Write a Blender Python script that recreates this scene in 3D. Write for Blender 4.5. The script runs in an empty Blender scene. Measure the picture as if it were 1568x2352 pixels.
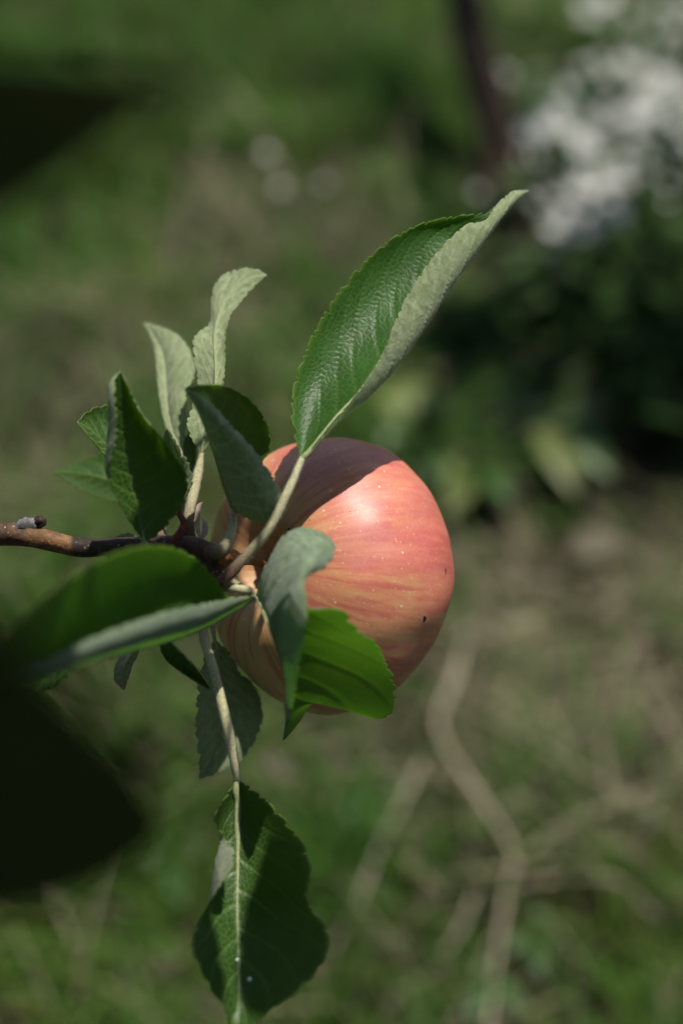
import bpy, math, random
import numpy as np
from mathutils import Vector, Matrix

random.seed(7)
RNG = np.random.default_rng(11)
SC = bpy.context.scene
COL = SC.collection

# ------------------------------------------------------------------ camera, sky, sun, exposure
PITCH = math.radians(42.0)            # looking down at the branch
FOCUS = 0.480                         # metres to the plane of focus
LENS, SENSOR = 60.0, 24.0
BRANCH_H = 0.70                       # the branch is 0.7 m above the lawn
FWD = np.array([0.0, math.cos(PITCH), -math.sin(PITCH)])
UPV = np.array([0.0, math.sin(PITCH), math.cos(PITCH)])
RGT = np.array([1.0, 0.0, 0.0])
CAM = np.array([0.0, 0.0, BRANCH_H]) - FWD * FOCUS
cam_data = bpy.data.cameras.new('camera')
cam = bpy.data.objects.new('camera', cam_data)
COL.objects.link(cam)
cam.location = CAM
cam.rotation_euler = (math.pi / 2 - PITCH, 0, 0)
cam_data.sensor_fit = 'HORIZONTAL'
cam_data.sensor_width = SENSOR
cam_data.lens = LENS
cam_data.clip_start = 0.02
cam_data.clip_end = 400
cam_data.dof.use_dof = True
cam_data.dof.focus_distance = FOCUS + 0.003
cam_data.dof.aperture_fstop = 4.4
cam_data.dof.aperture_blades = 0
SC.camera = cam

SUN_CAM = np.array([0.21, 0.84, 0.50])          # towards the sun: right, up, back (camera axes)
SUN_DIR = SUN_CAM[0] * RGT + SUN_CAM[1] * UPV - SUN_CAM[2] * FWD
SUN_DIR = SUN_DIR / np.linalg.norm(SUN_DIR)
SUN_EL = math.asin(SUN_DIR[2])
SUN_AZ = math.atan2(SUN_DIR[0], SUN_DIR[1])
world = bpy.data.worlds.new('World')
SC.world = world
world.use_nodes = True
wn = world.node_tree
wn.nodes.clear()
sky = wn.nodes.new('ShaderNodeTexSky')
sky.sky_type = 'NISHITA'
sky.sun_disc = False
sky.sun_elevation = SUN_EL
sky.sun_rotation = SUN_AZ
bg = wn.nodes.new('ShaderNodeBackground')
bg.inputs['Strength'].default_value = 0.095
wo = wn.nodes.new('ShaderNodeOutputWorld')
wn.links.new(sky.outputs[0], bg.inputs[0])
wn.links.new(bg.outputs[0], wo.inputs[0])
sun_data = bpy.data.lights.new('sun', 'SUN')
sun_data.energy = 5.0
sun_data.angle = math.radians(0.53)
sun_data.color = (1.0, 0.95, 0.86)
sun = bpy.data.objects.new('sun', sun_data)
COL.objects.link(sun)
sun.rotation_euler = Vector(SUN_DIR).to_track_quat('Z', 'Y').to_euler()
sun.location = (1, 1, 4)

SC.view_settings.view_transform = 'Standard'
SC.view_settings.look = 'None'
SC.view_settings.exposure = 0.22
SC.view_settings.gamma = 1.0
SC.cycles.use_denoising = True
SC.cycles.max_bounces = 8
SC.cycles.transmission_bounces = 6
SC.cycles.sample_clamp_indirect = 4.0

# ------------------------------------------------------------------ helpers: places
PXW, PXH = 1568.0, 2352.0


def at(px, py, z=0.0):
    """Point at depth FOCUS + z (mm) whose place in the picture plane is px, py."""
    d = FOCUS + z * 0.001
    k = SENSOR / LENS * d / PXW
    return CAM + FWD * d + RGT * ((px - PXW / 2) * k) + UPV * ((PXH / 2 - py) * k)


def atd(px, py, d):
    return at(px, py, (d - FOCUS) * 1000)


def ground(px, py, h=0.0):
    v = FWD + RGT * ((px - PXW / 2) * SENSOR / LENS / PXW) + UPV * ((PXH / 2 - py) * SENSOR / LENS / PXW)
    t = (CAM[2] - h) / -v[2]
    return CAM + v * t


def smooth_curve(pts, n):
    """Catmull-Rom through pts, resampled to n points evenly along its length."""
    P = np.asarray(pts, float)
    if len(P) == 2:
        t = np.linspace(0, 1, n)[:, None]
        return P[0] * (1 - t) + P[1] * t
    Q = np.vstack([2 * P[0] - P[1], P, 2 * P[-1] - P[-2]])
    out = []
    m = 16
    for i in range(1, len(Q) - 2):
        p0, p1, p2, p3 = Q[i - 1], Q[i], Q[i + 1], Q[i + 2]
        t = np.linspace(0, 1, m, endpoint=False)[:, None]
        out.append(0.5 * (2 * p1 + (p2 - p0) * t + (2 * p0 - 5 * p1 + 4 * p2 - p3) * t ** 2 + (3 * p1 - p0 - 3 * p2 + p3) * t ** 3))
    out.append(P[-1:])
    D = np.vstack(out)
    s = np.concatenate([[0], np.cumsum(np.linalg.norm(np.diff(D, axis=0), axis=1))])
    u = np.linspace(0, s[-1], n)
    return np.stack([np.interp(u, s, D[:, k]) for k in range(D.shape[1])], 1)


def unit(v):
    return v / np.maximum(np.linalg.norm(v, axis=-1, keepdims=True), 1e-12)


# ------------------------------------------------------------------ helpers: objects
def empty(name, loc=(0, 0, 0), label=None, cat=None, group=None):
    o = bpy.data.objects.new(name, None)
    COL.objects.link(o)
    o.location = Vector(loc)
    o.empty_display_size = 0.01
    tag(o, label, cat, group)
    return o


def tag(o, label=None, cat=None, group=None, kind=None):
    if label:
        o['label'] = label
    if cat:
        o['category'] = cat
    if group:
        o['group'] = group
    if kind:
        o['kind'] = kind
    return o


def mesh_obj(name, V, F, mats, parent=None, mat_idx=None, attrs=None, uv=None, smooth=True):
    """V world coordinates; F an (n,k) int array or a list of tuples."""
    me = bpy.data.meshes.new(name)
    V = np.asarray(V, np.float64)
    org = np.array(root_loc(parent)) if parent is not None else np.zeros(3)
    V = V - org
    if isinstance(F, np.ndarray):
        n, k = F.shape
        me.vertices.add(len(V))
        me.vertices.foreach_set('co', V.astype(np.float32).ravel())
        me.loops.add(n * k)
        me.loops.foreach_set('vertex_index', F.astype(np.int32).ravel())
        me.polygons.add(n)
        me.polygons.foreach_set('loop_start', np.arange(0, n * k, k, dtype=np.int32))
        me.update(calc_edges=True)
    else:
        me.from_pydata(V.tolist(), [], [tuple(f) for f in F])
    if not isinstance(mats, (list, tuple)):
        mats = [mats]
    for m in mats:
        me.materials.append(m)
    if mat_idx is not None:
        me.polygons.foreach_set('material_index', np.asarray(mat_idx, np.int32))
    if smooth:
        me.polygons.foreach_set('use_smooth', np.ones(len(me.polygons), bool))
    for k, a in (attrs or {}).items():
        a = np.asarray(a, np.float32)
        if a.ndim == 1:
            at_ = me.attributes.new(k, 'FLOAT', 'POINT')
            at_.data.foreach_set('value', a)
        else:
            at_ = me.attributes.new(k, 'FLOAT_COLOR', 'POINT')
            at_.data.foreach_set('color', a.ravel())
    if uv is not None:
        l = me.uv_layers.new(name='UVMap')
        li = np.zeros(len(me.loops), np.int32)
        me.loops.foreach_get('vertex_index', li)
        l.data.foreach_set('uv', np.asarray(uv, np.float32)[li].ravel())
    me.update()
    o = bpy.data.objects.new(name, me)
    COL.objects.link(o)
    if parent is not None:
        o.parent = parent
    return o


def root_loc(o):
    p = np.zeros(3)
    while o is not None:
        p += np.array(o.location)
        o = o.parent
    return p


def tube_data(pts, radii, n=40, sides=12, noise=0.0, seed=0, cap=True):
    """A tapering tube through pts (metres); radii one per pt (mm)."""
    P4 = np.hstack([np.asarray(pts, float), np.asarray(radii, float)[:, None] * 0.001])
    C = smooth_curve(P4, n)
    P, r = C[:, :3], np.maximum(C[:, 3], 2e-5)
    T = unit(np.gradient(P, axis=0))
    ref = np.array([0.13, 0.21, 0.97])
    if abs(T[0] @ ref) > 0.9:
        ref = np.array([0.9, 0.3, 0.1])
    u = unit(np.cross(T[0], ref))
    U = [u]
    for i in range(1, n):
        u = U[-1] - T[i] * (U[-1] @ T[i])
        U.append(unit(u))
    U = np.array(U)
    W = np.cross(T, U)
    a = np.linspace(0, 2 * math.pi, sides, endpoint=False)
    rr = r[:, None] * np.ones(sides)[None]
    if noise:
        g = np.random.default_rng(seed)
        k = g.normal(size=(n, sides))
        k = (k + np.roll(k, 1, 0) + np.roll(k, -1, 0) + np.roll(k, 1, 1)) / 2
        rr = rr * (1 + noise * k)
    V = P[:, None] + rr[..., None] * (np.cos(a)[None, :, None] * U[:, None] + np.sin(a)[None, :, None] * W[:, None])
    V = V.reshape(-1, 3)
    i = np.arange(n - 1)[:, None] * sides
    j = np.arange(sides)[None]
    F = np.stack([i + j, i + (j + 1) % sides, i + sides + (j + 1) % sides, i + sides + j], -1).reshape(-1, 4)
    s = np.repeat(np.linspace(0, 1, n), sides)
    if cap:
        k = len(V)
        V = np.vstack([V, P[:1] - T[:1] * r[0] * 0.4, P[-1:] + T[-1:] * r[-1] * 0.6])
        s = np.concatenate([s, [0, 1]])
        jj = np.arange(sides)
        c0 = np.stack([np.full(sides, k), (jj + 1) % sides, jj, np.full(sides, k)], 1)[:, :3]
        b = (n - 1) * sides
        c1 = np.stack([np.full(sides, k + 1), b + jj, b + (jj + 1) % sides], 1)
        F = [tuple(x) for x in F] + [tuple(x) for x in c0] + [tuple(x) for x in c1]
    return V, F, s, (P, r, U, W)


def tube(name, pts, radii, mat, parent, n=40, sides=12, noise=0.0, seed=0):
    V, F, s, fr = tube_data(pts, radii, n, sides, noise, seed)
    o = mesh_obj(name, V, F, mat, parent, attrs={'along': s})
    return o, fr


def hairs(name, P, N, mat, parent, length, width=0.035, seed=0, lean=0.7):
    """Short hairs standing on points P with normals N: one sliver each, joined (far past counting)."""
    g = np.random.default_rng(seed)
    n = len(P)
    d = unit(N + lean * g.normal(size=(n, 3)) * 0.6)
    L = length * 0.001 * g.uniform(0.5, 1.2, n)[:, None]
    side = unit(np.cross(d, g.normal(size=(n, 3)))) * width * 0.0005
    bend = g.normal(size=(n, 3)) * L * 0.25
    V = np.stack([P - side, P + side, P + d * L + bend], 1).reshape(-1, 3)
    F = np.arange(3 * n).reshape(-1, 3)
    o = mesh_obj(name, V, F, mat, parent, smooth=False)
    o['kind'] = 'stuff'
    return o


# ------------------------------------------------------------------ helpers: materials
class NT:
    def __init__(self, name):
        self.m = bpy.data.materials.new(name)
        self.m.use_nodes = True
        self.t = self.m.node_tree
        self.t.nodes.clear()

    def n(self, typ, **kw):
        nd = self.t.nodes.new('ShaderNode' + typ)
        ins = kw.pop('ins', {})
        for k, v in kw.items():
            setattr(nd, k, v)
        for k, v in ins.items():
            s = nd.inputs[k]
            if isinstance(v, bpy.types.NodeSocket):
                self.t.links.new(v, s)
            else:
                s.default_value = v
        return nd

    def math(self, op, a, b=0.0, c=None, clamp=False):
        nd = self.n('Math', operation=op, use_clamp=clamp)
        for i, v in enumerate((a, b) if c is None else (a, b, c)):
            if isinstance(v, bpy.types.NodeSocket):
                self.t.links.new(v, nd.inputs[i])
            else:
                nd.inputs[i].default_value = v
        return nd.outputs[0]

    def mix(self, f, a, b, blend='MIX'):
        nd = self.n('Mix', data_type='RGBA', blend_type=blend)
        for i, v in ((0, f), (6, a), (7, b)):
            if isinstance(v, bpy.types.NodeSocket):
                self.t.links.new(v, nd.inputs[i])
            elif i == 0:
                nd.inputs[0].default_value = v
            else:
                nd.inputs[i].default_value = (*v, 1) if len(v) == 3 else v
        return nd.outputs[2]

    def ramp(self, f, stops):
        nd = self.n('ValToRGB', ins={'Fac': f})
        e = nd.color_ramp.elements
        while len(e) < len(stops):
            e.new(0.5)
        for el, (p, c) in zip(e, stops):
            el.position = p
            el.color = (*c, 1) if len(c) == 3 else c
        return nd.outputs[0]

    def map(self, v, a, b, c=0.0, d=1.0):
        return self.n('MapRange', clamp=True, ins={'Value': v, 'From Min': a, 'From Max': b, 'To Min': c, 'To Max': d}).outputs[0]

    def noise(self, vec, scale, detail=3, rough=0.55, dist=0.0):
        return self.n('TexNoise', ins={'Vector': vec, 'Scale': scale, 'Detail': detail, 'Roughness': rough, 'Distortion': dist}).outputs[0]

    def attr(self, name):
        return self.n('Attribute', attribute_name=name)

    def out(self, sh):
        o = self.n('OutputMaterial')
        self.t.links.new(sh, o.inputs[0])
        return self.m

    def bump(self, h, dist, strength=1.0, normal=None):
        nd = self.n('Bump', ins={'Height': h, 'Distance': dist, 'Strength': strength})
        if normal is not None:
            self.t.links.new(normal, nd.inputs['Normal'])
        return nd.outputs[0]

    def prin(self, color, rough=0.5, spec=0.5, normal=None, **kw):
        ins = {'Base Color': color if isinstance(color, bpy.types.NodeSocket) else (*color, 1), 'Roughness': rough, 'Specular IOR Level': spec}
        ins.update(kw)
        nd = self.n('BsdfPrincipled', ins=ins)
        if normal is not None:
            self.t.links.new(normal, nd.inputs['Normal'])
        return nd.outputs[0]

    def mixsh(self, f, a, b):
        nd = self.n('MixShader', ins={0: f, 1: a, 2: b})
        return nd.outputs[0]


def leaf_upper(name, base=(0.018, 0.049, 0.0075), light=(0.105, 0.175, 0.045), trans=(0.38, 0.72, 0.05), tf=0.36, rough=0.43, fine=True, spec=0.38):
    k = NT(name)
    uv = k.n('UVMap', uv_map='UVMap').outputs[0]
    vein = k.attr('vein').outputs['Fac']
    edge = k.attr('edge').outputs['Fac']
    var = k.noise(uv, 0.09, 3)
    col = k.mix(k.map(var, 0.35, 0.7), tuple(c * 0.8 for c in base), tuple(c * 1.25 for c in base))
    hgt = None
    dark = k.math('MULTIPLY', vein, 0.6)
    if fine:
        wob = k.n('TexNoise', ins={'Vector': uv, 'Scale': 0.5, 'Detail': 2})
        vv = k.n('VectorMath', operation='MULTIPLY_ADD', ins={0: wob.outputs['Color'], 1: (0.9, 0.9, 0), 2: uv}).outputs[0]
        v1 = k.n('TexVoronoi', feature='DISTANCE_TO_EDGE', voronoi_dimensions='2D', ins={'Vector': vv, 'Scale': 0.62}).outputs[0]
        v2 = k.n('TexVoronoi', feature='DISTANCE_TO_EDGE', voronoi_dimensions='2D', ins={'Vector': vv, 'Scale': 1.45}).outputs[0]
        line = k.math('SUBTRACT', 1.0, k.map(v1, 0.02, 0.10), clamp=True)
        line2 = k.math('SUBTRACT', 1.0, k.map(v2, 0.0, 0.12), clamp=True)
        net = k.math('MAXIMUM', line, k.math('MULTIPLY', line2, 0.45))
        col = k.mix(k.math('MULTIPLY', net, 0.85), col, light)
        dark = k.math('MAXIMUM', dark, k.math('MULTIPLY', net, 0.5))
        hgt = k.math('ADD', k.math('MULTIPLY', k.map(v1, 0.0, 0.30), 1.0), k.math('MULTIPLY', k.map(v2, 0.0, 0.3), 0.18))
    spot = k.math('MULTIPLY', k.map(k.noise(uv, 0.34, 2, 0.5), 0.70, 0.74), 0.75)
    col = k.mix(k.math('MULTIPLY', vein, 0.65), col, tuple(c * 1.25 for c in light))
    col = k.mix(spot, col, (0.10, 0.07, 0.025))
    col = k.mix(k.math('MULTIPLY', edge, 0.7), col, (0.15, 0.19, 0.035))
    tint = k.n('ObjectInfo').outputs['Random']
    col = k.n('HueSaturation', ins={'Color': col, 'Hue': k.map(tint, 0, 1, 0.488, 0.512), 'Value': k.map(tint, 0, 1, 0.88, 1.15)}).outputs[0]
    nrm = None
    if hgt is not None:
        nrm = k.bump(hgt, 0.00006, 0.8)
    sh = k.prin(col, rough, spec, nrm)
    tcol = k.mix(dark, k.mix(k.map(var, 0.3, 0.7), tuple(c * 0.85 for c in trans), trans), tuple(c * 0.5 for c in trans))
    tr = k.n('BsdfTranslucent', ins={'Color': tcol}).outputs[0]
    return k.out(k.mixsh(tf, sh, tr))


def leaf_lower(name, base=(0.33, 0.375, 0.215), trans=(0.48, 0.66, 0.14), tf=0.36, fine=True):
    k = NT(name)
    uv = k.n('UVMap', uv_map='UVMap').outputs[0]
    vein = k.attr('vein').outputs['Fac']
    n1 = k.noise(uv, 0.55, 4, 0.65)
    n2 = k.noise(uv, 3.0, 2, 0.6)
    f = k.math('ADD', k.math('MULTIPLY', n1, 0.7), k.math('MULTIPLY', n2, 0.3))
    big = k.noise(uv, 0.11, 3, 0.6)
    col = k.mix(k.map(f, 0.36, 0.62), tuple(c * 0.48 for c in base), tuple(c * 1.2 for c in base))
    col = k.mix(k.map(big, 0.42, 0.68, 0.0, 0.45), col, (base[0] * 0.52, base[1] * 0.66, base[2] * 0.40))
    col = k.mix(k.math('MULTIPLY', vein, 0.8), col, tuple(c * 1.35 for c in base))
    tint = k.n('ObjectInfo').outputs['Random']
    col = k.n('HueSaturation', ins={'Color': col, 'Value': k.map(tint, 0, 1, 0.85, 1.12)}).outputs[0]
    nrm = k.bump(f, 0.0006, 0.8) if fine else None
    sh = k.prin(col, 0.85, 0.15, nrm, **{'Sheen Weight': 0.3 if fine else 0.0, 'Sheen Roughness': 0.5})
    tr = k.n('BsdfTranslucent', ins={'Color': (*trans, 1)}).outputs[0]
    return k.out(k.mixsh(tf, sh, tr))


def simple(name, a, b, scale, rough=0.7, spec=0.3, bump=0.0, detail=4, coord='Object', trans=None, tf=0.3):
    k = NT(name)
    co = k.n('TexCoord').outputs[coord]
    f = k.noise(co, scale, detail, 0.6)
    col = k.mix(k.map(f, 0.33, 0.67), a, b)
    nrm = k.bump(f, bump, 0.8) if bump else None
    sh = k.prin(col, rough, spec, nrm)
    if trans:
        sh = k.mixsh(tf, sh, k.n('BsdfTranslucent', ins={'Color': (*trans, 1)}).outputs[0])
    return k.out(sh)


M = {}
M['upper'] = leaf_upper('apple leaf upper side')
M['lower'] = leaf_lower('apple leaf downy underside')
M['lit_up'] = leaf_upper('sun-brightened apple leaf upper side', (0.022, 0.058, 0.012), (0.08, 0.14, 0.035), (0.42, 0.78, 0.11), 0.45)  # brighter copy of the leaf material: sun glow put into its colour
M['lit_lo'] = leaf_lower('sun-brightened apple leaf underside', (0.28, 0.34, 0.24), (0.5, 0.72, 0.20), 0.45)
M['shaded_up'] = leaf_upper('shade-darkened apple leaf upper side', (0.012, 0.032, 0.007), (0.05, 0.09, 0.025), (0.3, 0.6, 0.05), 0.15)  # darker, less translucent copy of the leaf: shade put into its colour
M['shaded_lo'] = leaf_lower('shade-darkened apple leaf underside', (0.30, 0.34, 0.20), (0.4, 0.6, 0.14), 0.15)
def petiole_material():
    k = NT('downy leaf stalk')
    co = k.n('TexCoord').outputs['Object']
    f = k.noise(co, 1800, 4, 0.6)
    a = k.attr('along').outputs['Fac']
    pale = k.mix(k.map(f, 0.33, 0.67), (0.29, 0.275, 0.16), (0.51, 0.475, 0.30))
    root = k.mix(k.map(f, 0.33, 0.67), (0.07, 0.035, 0.025), (0.15, 0.085, 0.06))
    col = k.mix(k.map(a, 0.10, 0.50), root, pale)
    return k.out(k.prin(col, 0.85, 0.15, k.bump(f, 0.0001, 0.8)))


M['petiole'] = petiole_material()
M['petiole_red'] = simple('red leaf stalk', (0.10, 0.025, 0.025), (0.22, 0.06, 0.06), 900, 0.6, 0.3, 0.0001)
M['fuzz'] = simple('pale down', (0.42, 0.42, 0.34), (0.55, 0.54, 0.44), 500, 0.9, 0.1, trans=(0.5, 0.5, 0.4), tf=0.4)
M['midrib'] = simple('leaf midrib', (0.20, 0.24, 0.10), (0.32, 0.34, 0.18), 1500, 0.6, 0.3, 0.0001)


def bark_material():
    k = NT('twig bark')
    al = k.attr('along').outputs['Fac']
    co = k.n('TexCoord').outputs['Object']
    n1 = k.noise(co, 420, 5, 0.65)
    n2 = k.noise(co, 140, 3, 0.6)
    base = k.ramp(k.math('ADD', al, k.math('MULTIPLY', k.math('SUBTRACT', n2, 0.5), 0.08)), [
        (0.0, (0.085, 0.045, 0.026)), (0.60, (0.085, 0.043, 0.025)), (0.66, (0.10, 0.055, 0.028)), (0.72, (0.24, 0.115, 0.045)),
        (0.748, (0.25, 0.12, 0.05)), (0.76, (0.035, 0.022, 0.014)), (0.82, (0.05, 0.03, 0.02)), (0.93, (0.085, 0.04, 0.032)), (1.0, (0.12, 0.05, 0.035))])
    col = k.mix(k.map(n1, 0.35, 0.7), k.mix(0.55, base, (0.01, 0.006, 0.004)), base)
    sp = k.n('TexVoronoi', ins={'Vector': co, 'Scale': 650}).outputs['Distance']
    col = k.mix(k.math('MULTIPLY', k.math('LESS_THAN', sp, 0.2), k.map(n2, 0.45, 0.6)), col, (0.32, 0.28, 0.22))
    return k.out(k.prin(col, 0.55, 0.35, k.bump(n1, 0.0006, 0.8)))


M['bark'] = bark_material()


# ------------------------------------------------------------------ helpers: leaf blade
def leaf_blade(name, L, RIB, R, parent, ML=None, MR=None, bl=0.0, br=0.0, rows=150, cols=24, teeth=2.6, tooth=0.45, thick=0.32,
               veins=8, rel=0.22, reach0=0.26, mats=None, rib_mat=None, rtooth=1.0, space='px', wav=0.0, seed=0, petiole=None, pr=None, pmat=None, rib=0.55, fuzz=0):
    """One leaf. L and R are the left and right margins as one looks at the UPPER side with the tip up, RIB the midrib, all from
    base to tip; ML / MR optional lines half way between midrib and margin (curl), else bl / br bulge in mm towards the upper side."""
    g = np.random.default_rng(seed)
    cv = (lambda P: np.array([at(*p) for p in P])) if space == 'px' else (lambda P: np.asarray(P, float))
    l, c, r = (smooth_curve(cv(P), rows) for P in (L, RIB, R))
    length = np.linalg.norm(np.diff(c, axis=0), axis=1).sum() * 1000
    s = np.linspace(0, 1, rows)

    def mid(a, given, bulge, sgn):
        if given is not None:
            return smooth_curve(cv(given), rows)
        T = unit(np.gradient(c, axis=0))
        n = unit(np.cross((a - c) * sgn, T))
        return (a + c) / 2 + n * bulge * 0.001 * np.sin(np.pi * np.clip(s, 0, 1))[:, None]
    ml, mr = mid(l, ML, bl, -1), mid(r, MR, br, 1)
    half = []
    for sgn, e, m in ((-1, l, ml), (1, r, mr)):
        w = np.linalg.norm(m - c, axis=1) + np.linalg.norm(e - m, axis=1) + 1e-6
        elen = np.concatenate([[0], np.cumsum(np.linalg.norm(np.diff(e, axis=0), axis=1))]) * 1000
        nt = max(3, int(elen[-1] / teeth))
        ph = elen / elen[-1] * nt + 0.25 * np.sin(elen * 0.9 + seed)
        fr = ph - np.floor(ph)
        saw = np.where(fr < 0.72, fr / 0.72, (1 - fr) / 0.28) ** 0.8          # rounded, forward-pointing teeth
        amp = 2.5 * tooth * (rtooth if sgn > 0 else 1.0) * (0.75 + 0.5 * np.sin(np.floor(ph) * 2.4 + seed)) * 0.001 / w * np.clip(elen / 6, 0, 1)
        half.append((sgn, e, m, w, np.minimum(amp, 0.25) * (1 - saw)))
    t = np.linspace(0, 1, cols + 1)
    t = 1 - (1 - t) ** 1.25
    G, TT = [], []
    for sgn, e, m, w, cut in half:
        te = t[None] * (1 - cut[:, None] * t[None] ** 5)
        a = 2 * (te - 0.5) * (te - 1)
        b = 4 * te * (1 - te)
        d = 2 * te * (te - 0.5)
        G.append(a[..., None] * c[:, None] + b[..., None] * m[:, None] + d[..., None] * e[:, None])
        TT.append(sgn * t[None] * np.ones((rows, 1)))
    P = np.concatenate([G[0][:, :0:-1], G[1]], 1)
    T = np.concatenate([TT[0][:, :0:-1], TT[1]], 1)
    S = s[:, None] * np.ones((1, P.shape[1]))
    nc = P.shape[1]
    ds, dt = np.gradient(P, axis=0), np.gradient(P, axis=1)
    N = unit(np.cross(dt, ds))
    W = np.where(T < 0, half[0][3][:, None], half[1][3][:, None]) * 1000
    # side veins: raised below, sunk above
    vf = np.zeros_like(S)
    for sg, off in ((-1, 0.0), (1, 0.45)):
        for i in range(veins):
            s0 = (i + 0.25 + off * 0.6 + g.uniform(-0.1, 0.1)) / (veins + 1.2)
            reach = reach0 * (1 - 0.3 * s0)
            sv = s0 + reach * np.abs(T) ** 1.25
            dd = np.abs(S - sv) * length * 0.72
            vf = np.maximum(vf, np.where(T * sg > 0, np.exp(-(dd / 0.33) ** 2) * (1 - 0.75 * np.abs(T) ** 2), 0))
    ribf = np.exp(-(np.abs(T) * W / 0.5) ** 2)
    vein = np.maximum(vf, ribf)
    quilt = -rel * vf
    if wav:
        quilt = quilt + wav * np.sin(S * 17 + seed + 1.5 * np.sign(T)) * np.abs(T) ** 2 * np.clip(W / 8, 0, 1)
    P = P + N * quilt[..., None] * 0.001
    ds, dt = np.gradient(P, axis=0), np.gradient(P, axis=1)
    N = unit(np.cross(dt, ds))
    th = thick * 0.0005
    edge = np.clip((np.abs(T) - 0.93) / 0.07, 0, 1) * np.clip(W / 3, 0, 1)
    up, lo = (P + N * th).reshape(-1, 3), (P - N * th).reshape(-1, 3)
    n = rows * nc
    i = np.arange(rows - 1)[:, None] * nc
    j = np.arange(nc - 1)[None]
    q = np.stack([i + j, i + j + 1, i + nc + j + 1, i + nc + j], -1).reshape(-1, 4)
    fu, fl = q, q[:, ::-1] + n
    k = np.arange(rows - 1) * nc
    e1 = np.stack([k, k + nc, k + nc + n, k + n], 1)
    k2 = k + nc - 1
    e2 = np.stack([k2 + nc, k2, k2 + n, k2 + nc + n], 1)
    j1 = np.arange(nc - 1)
    e3 = np.stack([j1 + 1, j1, j1 + n, j1 + 1 + n], 1)
    b = (rows - 1) * nc
    e4 = np.stack([b + j1, b + j1 + 1, b + j1 + 1 + n, b + j1 + n], 1)
    F = np.vstack([fu, fl, e1, e2, e3, e4])
    mi = np.concatenate([np.zeros(len(fu)), np.ones(len(fl)), np.zeros(len(F) - 2 * len(fu))]).astype(int)
    uv = np.stack([S * length, T * W], -1).reshape(-1, 2) + g.uniform(0, 200, 2)
    mt = mats or (M['upper'], M['lower'])
    o = mesh_obj(name, np.vstack([up, lo]), F, list(mt), parent, mi,
                 {'vein': np.tile(vein.ravel(), 2), 'edge': np.tile(edge.ravel(), 2)}, np.vstack([uv, uv]))
    if rib:
        ii = np.linspace(0, rows - 1, 26).astype(int)
        rr = rib * (1 - 0.85 * np.linspace(0, 1, 26))
        Nc = N[:, cols]
        V, Fq, sa, fr = tube_data(c[ii] - Nc[ii] * (rr[:, None] * 0.0006), rr, 60, 8)
        mesh_obj('midrib', V, Fq, rib_mat or (M['midrib'] if mats is None else mt[1]), o, attrs={'along': sa})
    if petiole is not None:
        pts = np.vstack([cv(petiole), c[2:3]])
        rad = list(pr or [0.95] * len(petiole)) + [rib or 0.5]
        V, Fq, sa, (pc, prr, U, Wv) = tube_data(pts, rad, 50, 12, 0.03, seed)
        mesh_obj('petiole', V, Fq, pmat or M['petiole'], o, attrs={'along': sa})
        if fuzz:
            ia = g.integers(0, len(pc), fuzz)
            an = g.uniform(0, 2 * math.pi, fuzz)[:, None]
            nn = np.cos(an) * U[ia] + np.sin(an) * Wv[ia]
            jit = (pc[np.minimum(ia + 1, len(pc) - 1)] - pc[ia]) * g.uniform(0, 1, fuzz)[:, None]
            hairs('petiole_fuzz', pc[ia] + jit + nn * prr[ia][:, None] * 0.95, nn, M['fuzz'], o, 0.65, seed=seed)
    return o, P, N, T

def simple_leaf(parent, base, tip, wid, up, mats, seed, name='leaf', bend=0.15):
    base, tip, up = np.asarray(base, float), np.asarray(tip, float), unit(np.asarray(up, float))
    ax = tip - base
    ln = np.linalg.norm(ax)
    side = unit(np.cross(ax, up))            # to the right, seen from above with the tip up
    nn = unit(np.cross(side, ax))
    f = np.linspace(0, 1, 7)
    prof = np.sin(np.pi * f ** 0.85) ** 0.8
    arch = bend * ln * (np.sin(np.pi * f) * 0.8 - f ** 2 * 0.8)
    mid = base + ax * f[:, None] + nn * arch[:, None]
    e = side * (wid * 0.5 * prof)[:, None]
    lift = nn * (wid * 0.12 * prof)[:, None]
    o, *_ = leaf_blade(name, mid - e + lift, mid, mid + e + lift, parent, rows=22, cols=5, tooth=0.6, teeth=5, veins=5, mats=mats, space='w', seed=seed, rib=0)
    return o


# ------------------------------------------------------------------ the lawn
def ground_material():
    k = NT('soil and thatch')
    co = k.n('TexCoord').outputs['Object']
    a = k.noise(co, 2.2, 4, 0.6)
    b = k.noise(co, 60, 5, 0.65)
    col = k.mix(k.map(a, 0.35, 0.65), (0.024, 0.026, 0.011), (0.056, 0.044, 0.029))
    col = k.mix(k.map(b, 0.3, 0.7), k.mix(0.6, col, (0.012, 0.010, 0.006)), col)
    return k.out(k.prin(col, 0.95, 0.1, k.bump(b, 0.02, 0.8)))


def bumpy(x, y):
    return 0.012 * np.sin(2.3 * x + 1.1) * np.sin(1.9 * y + 0.4) + 0.006 * np.sin(7.1 * x + 2 * y) * np.cos(6.3 * y)


def build_ground():
    gx = np.concatenate([np.linspace(-150, -4, 12)[:-1], np.linspace(-4, 4, 81), np.linspace(4, 150, 12)[1:]])
    gy = np.concatenate([np.linspace(-150, -3, 12)[:-1], np.linspace(-3, 6, 91), np.linspace(6, 200, 12)[1:]])
    X, Y = np.meshgrid(gx, gy)
    V = np.stack([X, Y, bumpy(X, Y)], -1).reshape(-1, 3)
    h, w = X.shape
    i = np.arange(h - 1)[:, None] * w
    j = np.arange(w - 1)[None]
    F = np.stack([i + j, i + j + 1, i + w + j + 1, i + w + j], -1).reshape(-1, 4)
    o = mesh_obj('ground', V, F, ground_material())
    tag(o, kind='structure')


build_ground()


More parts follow.
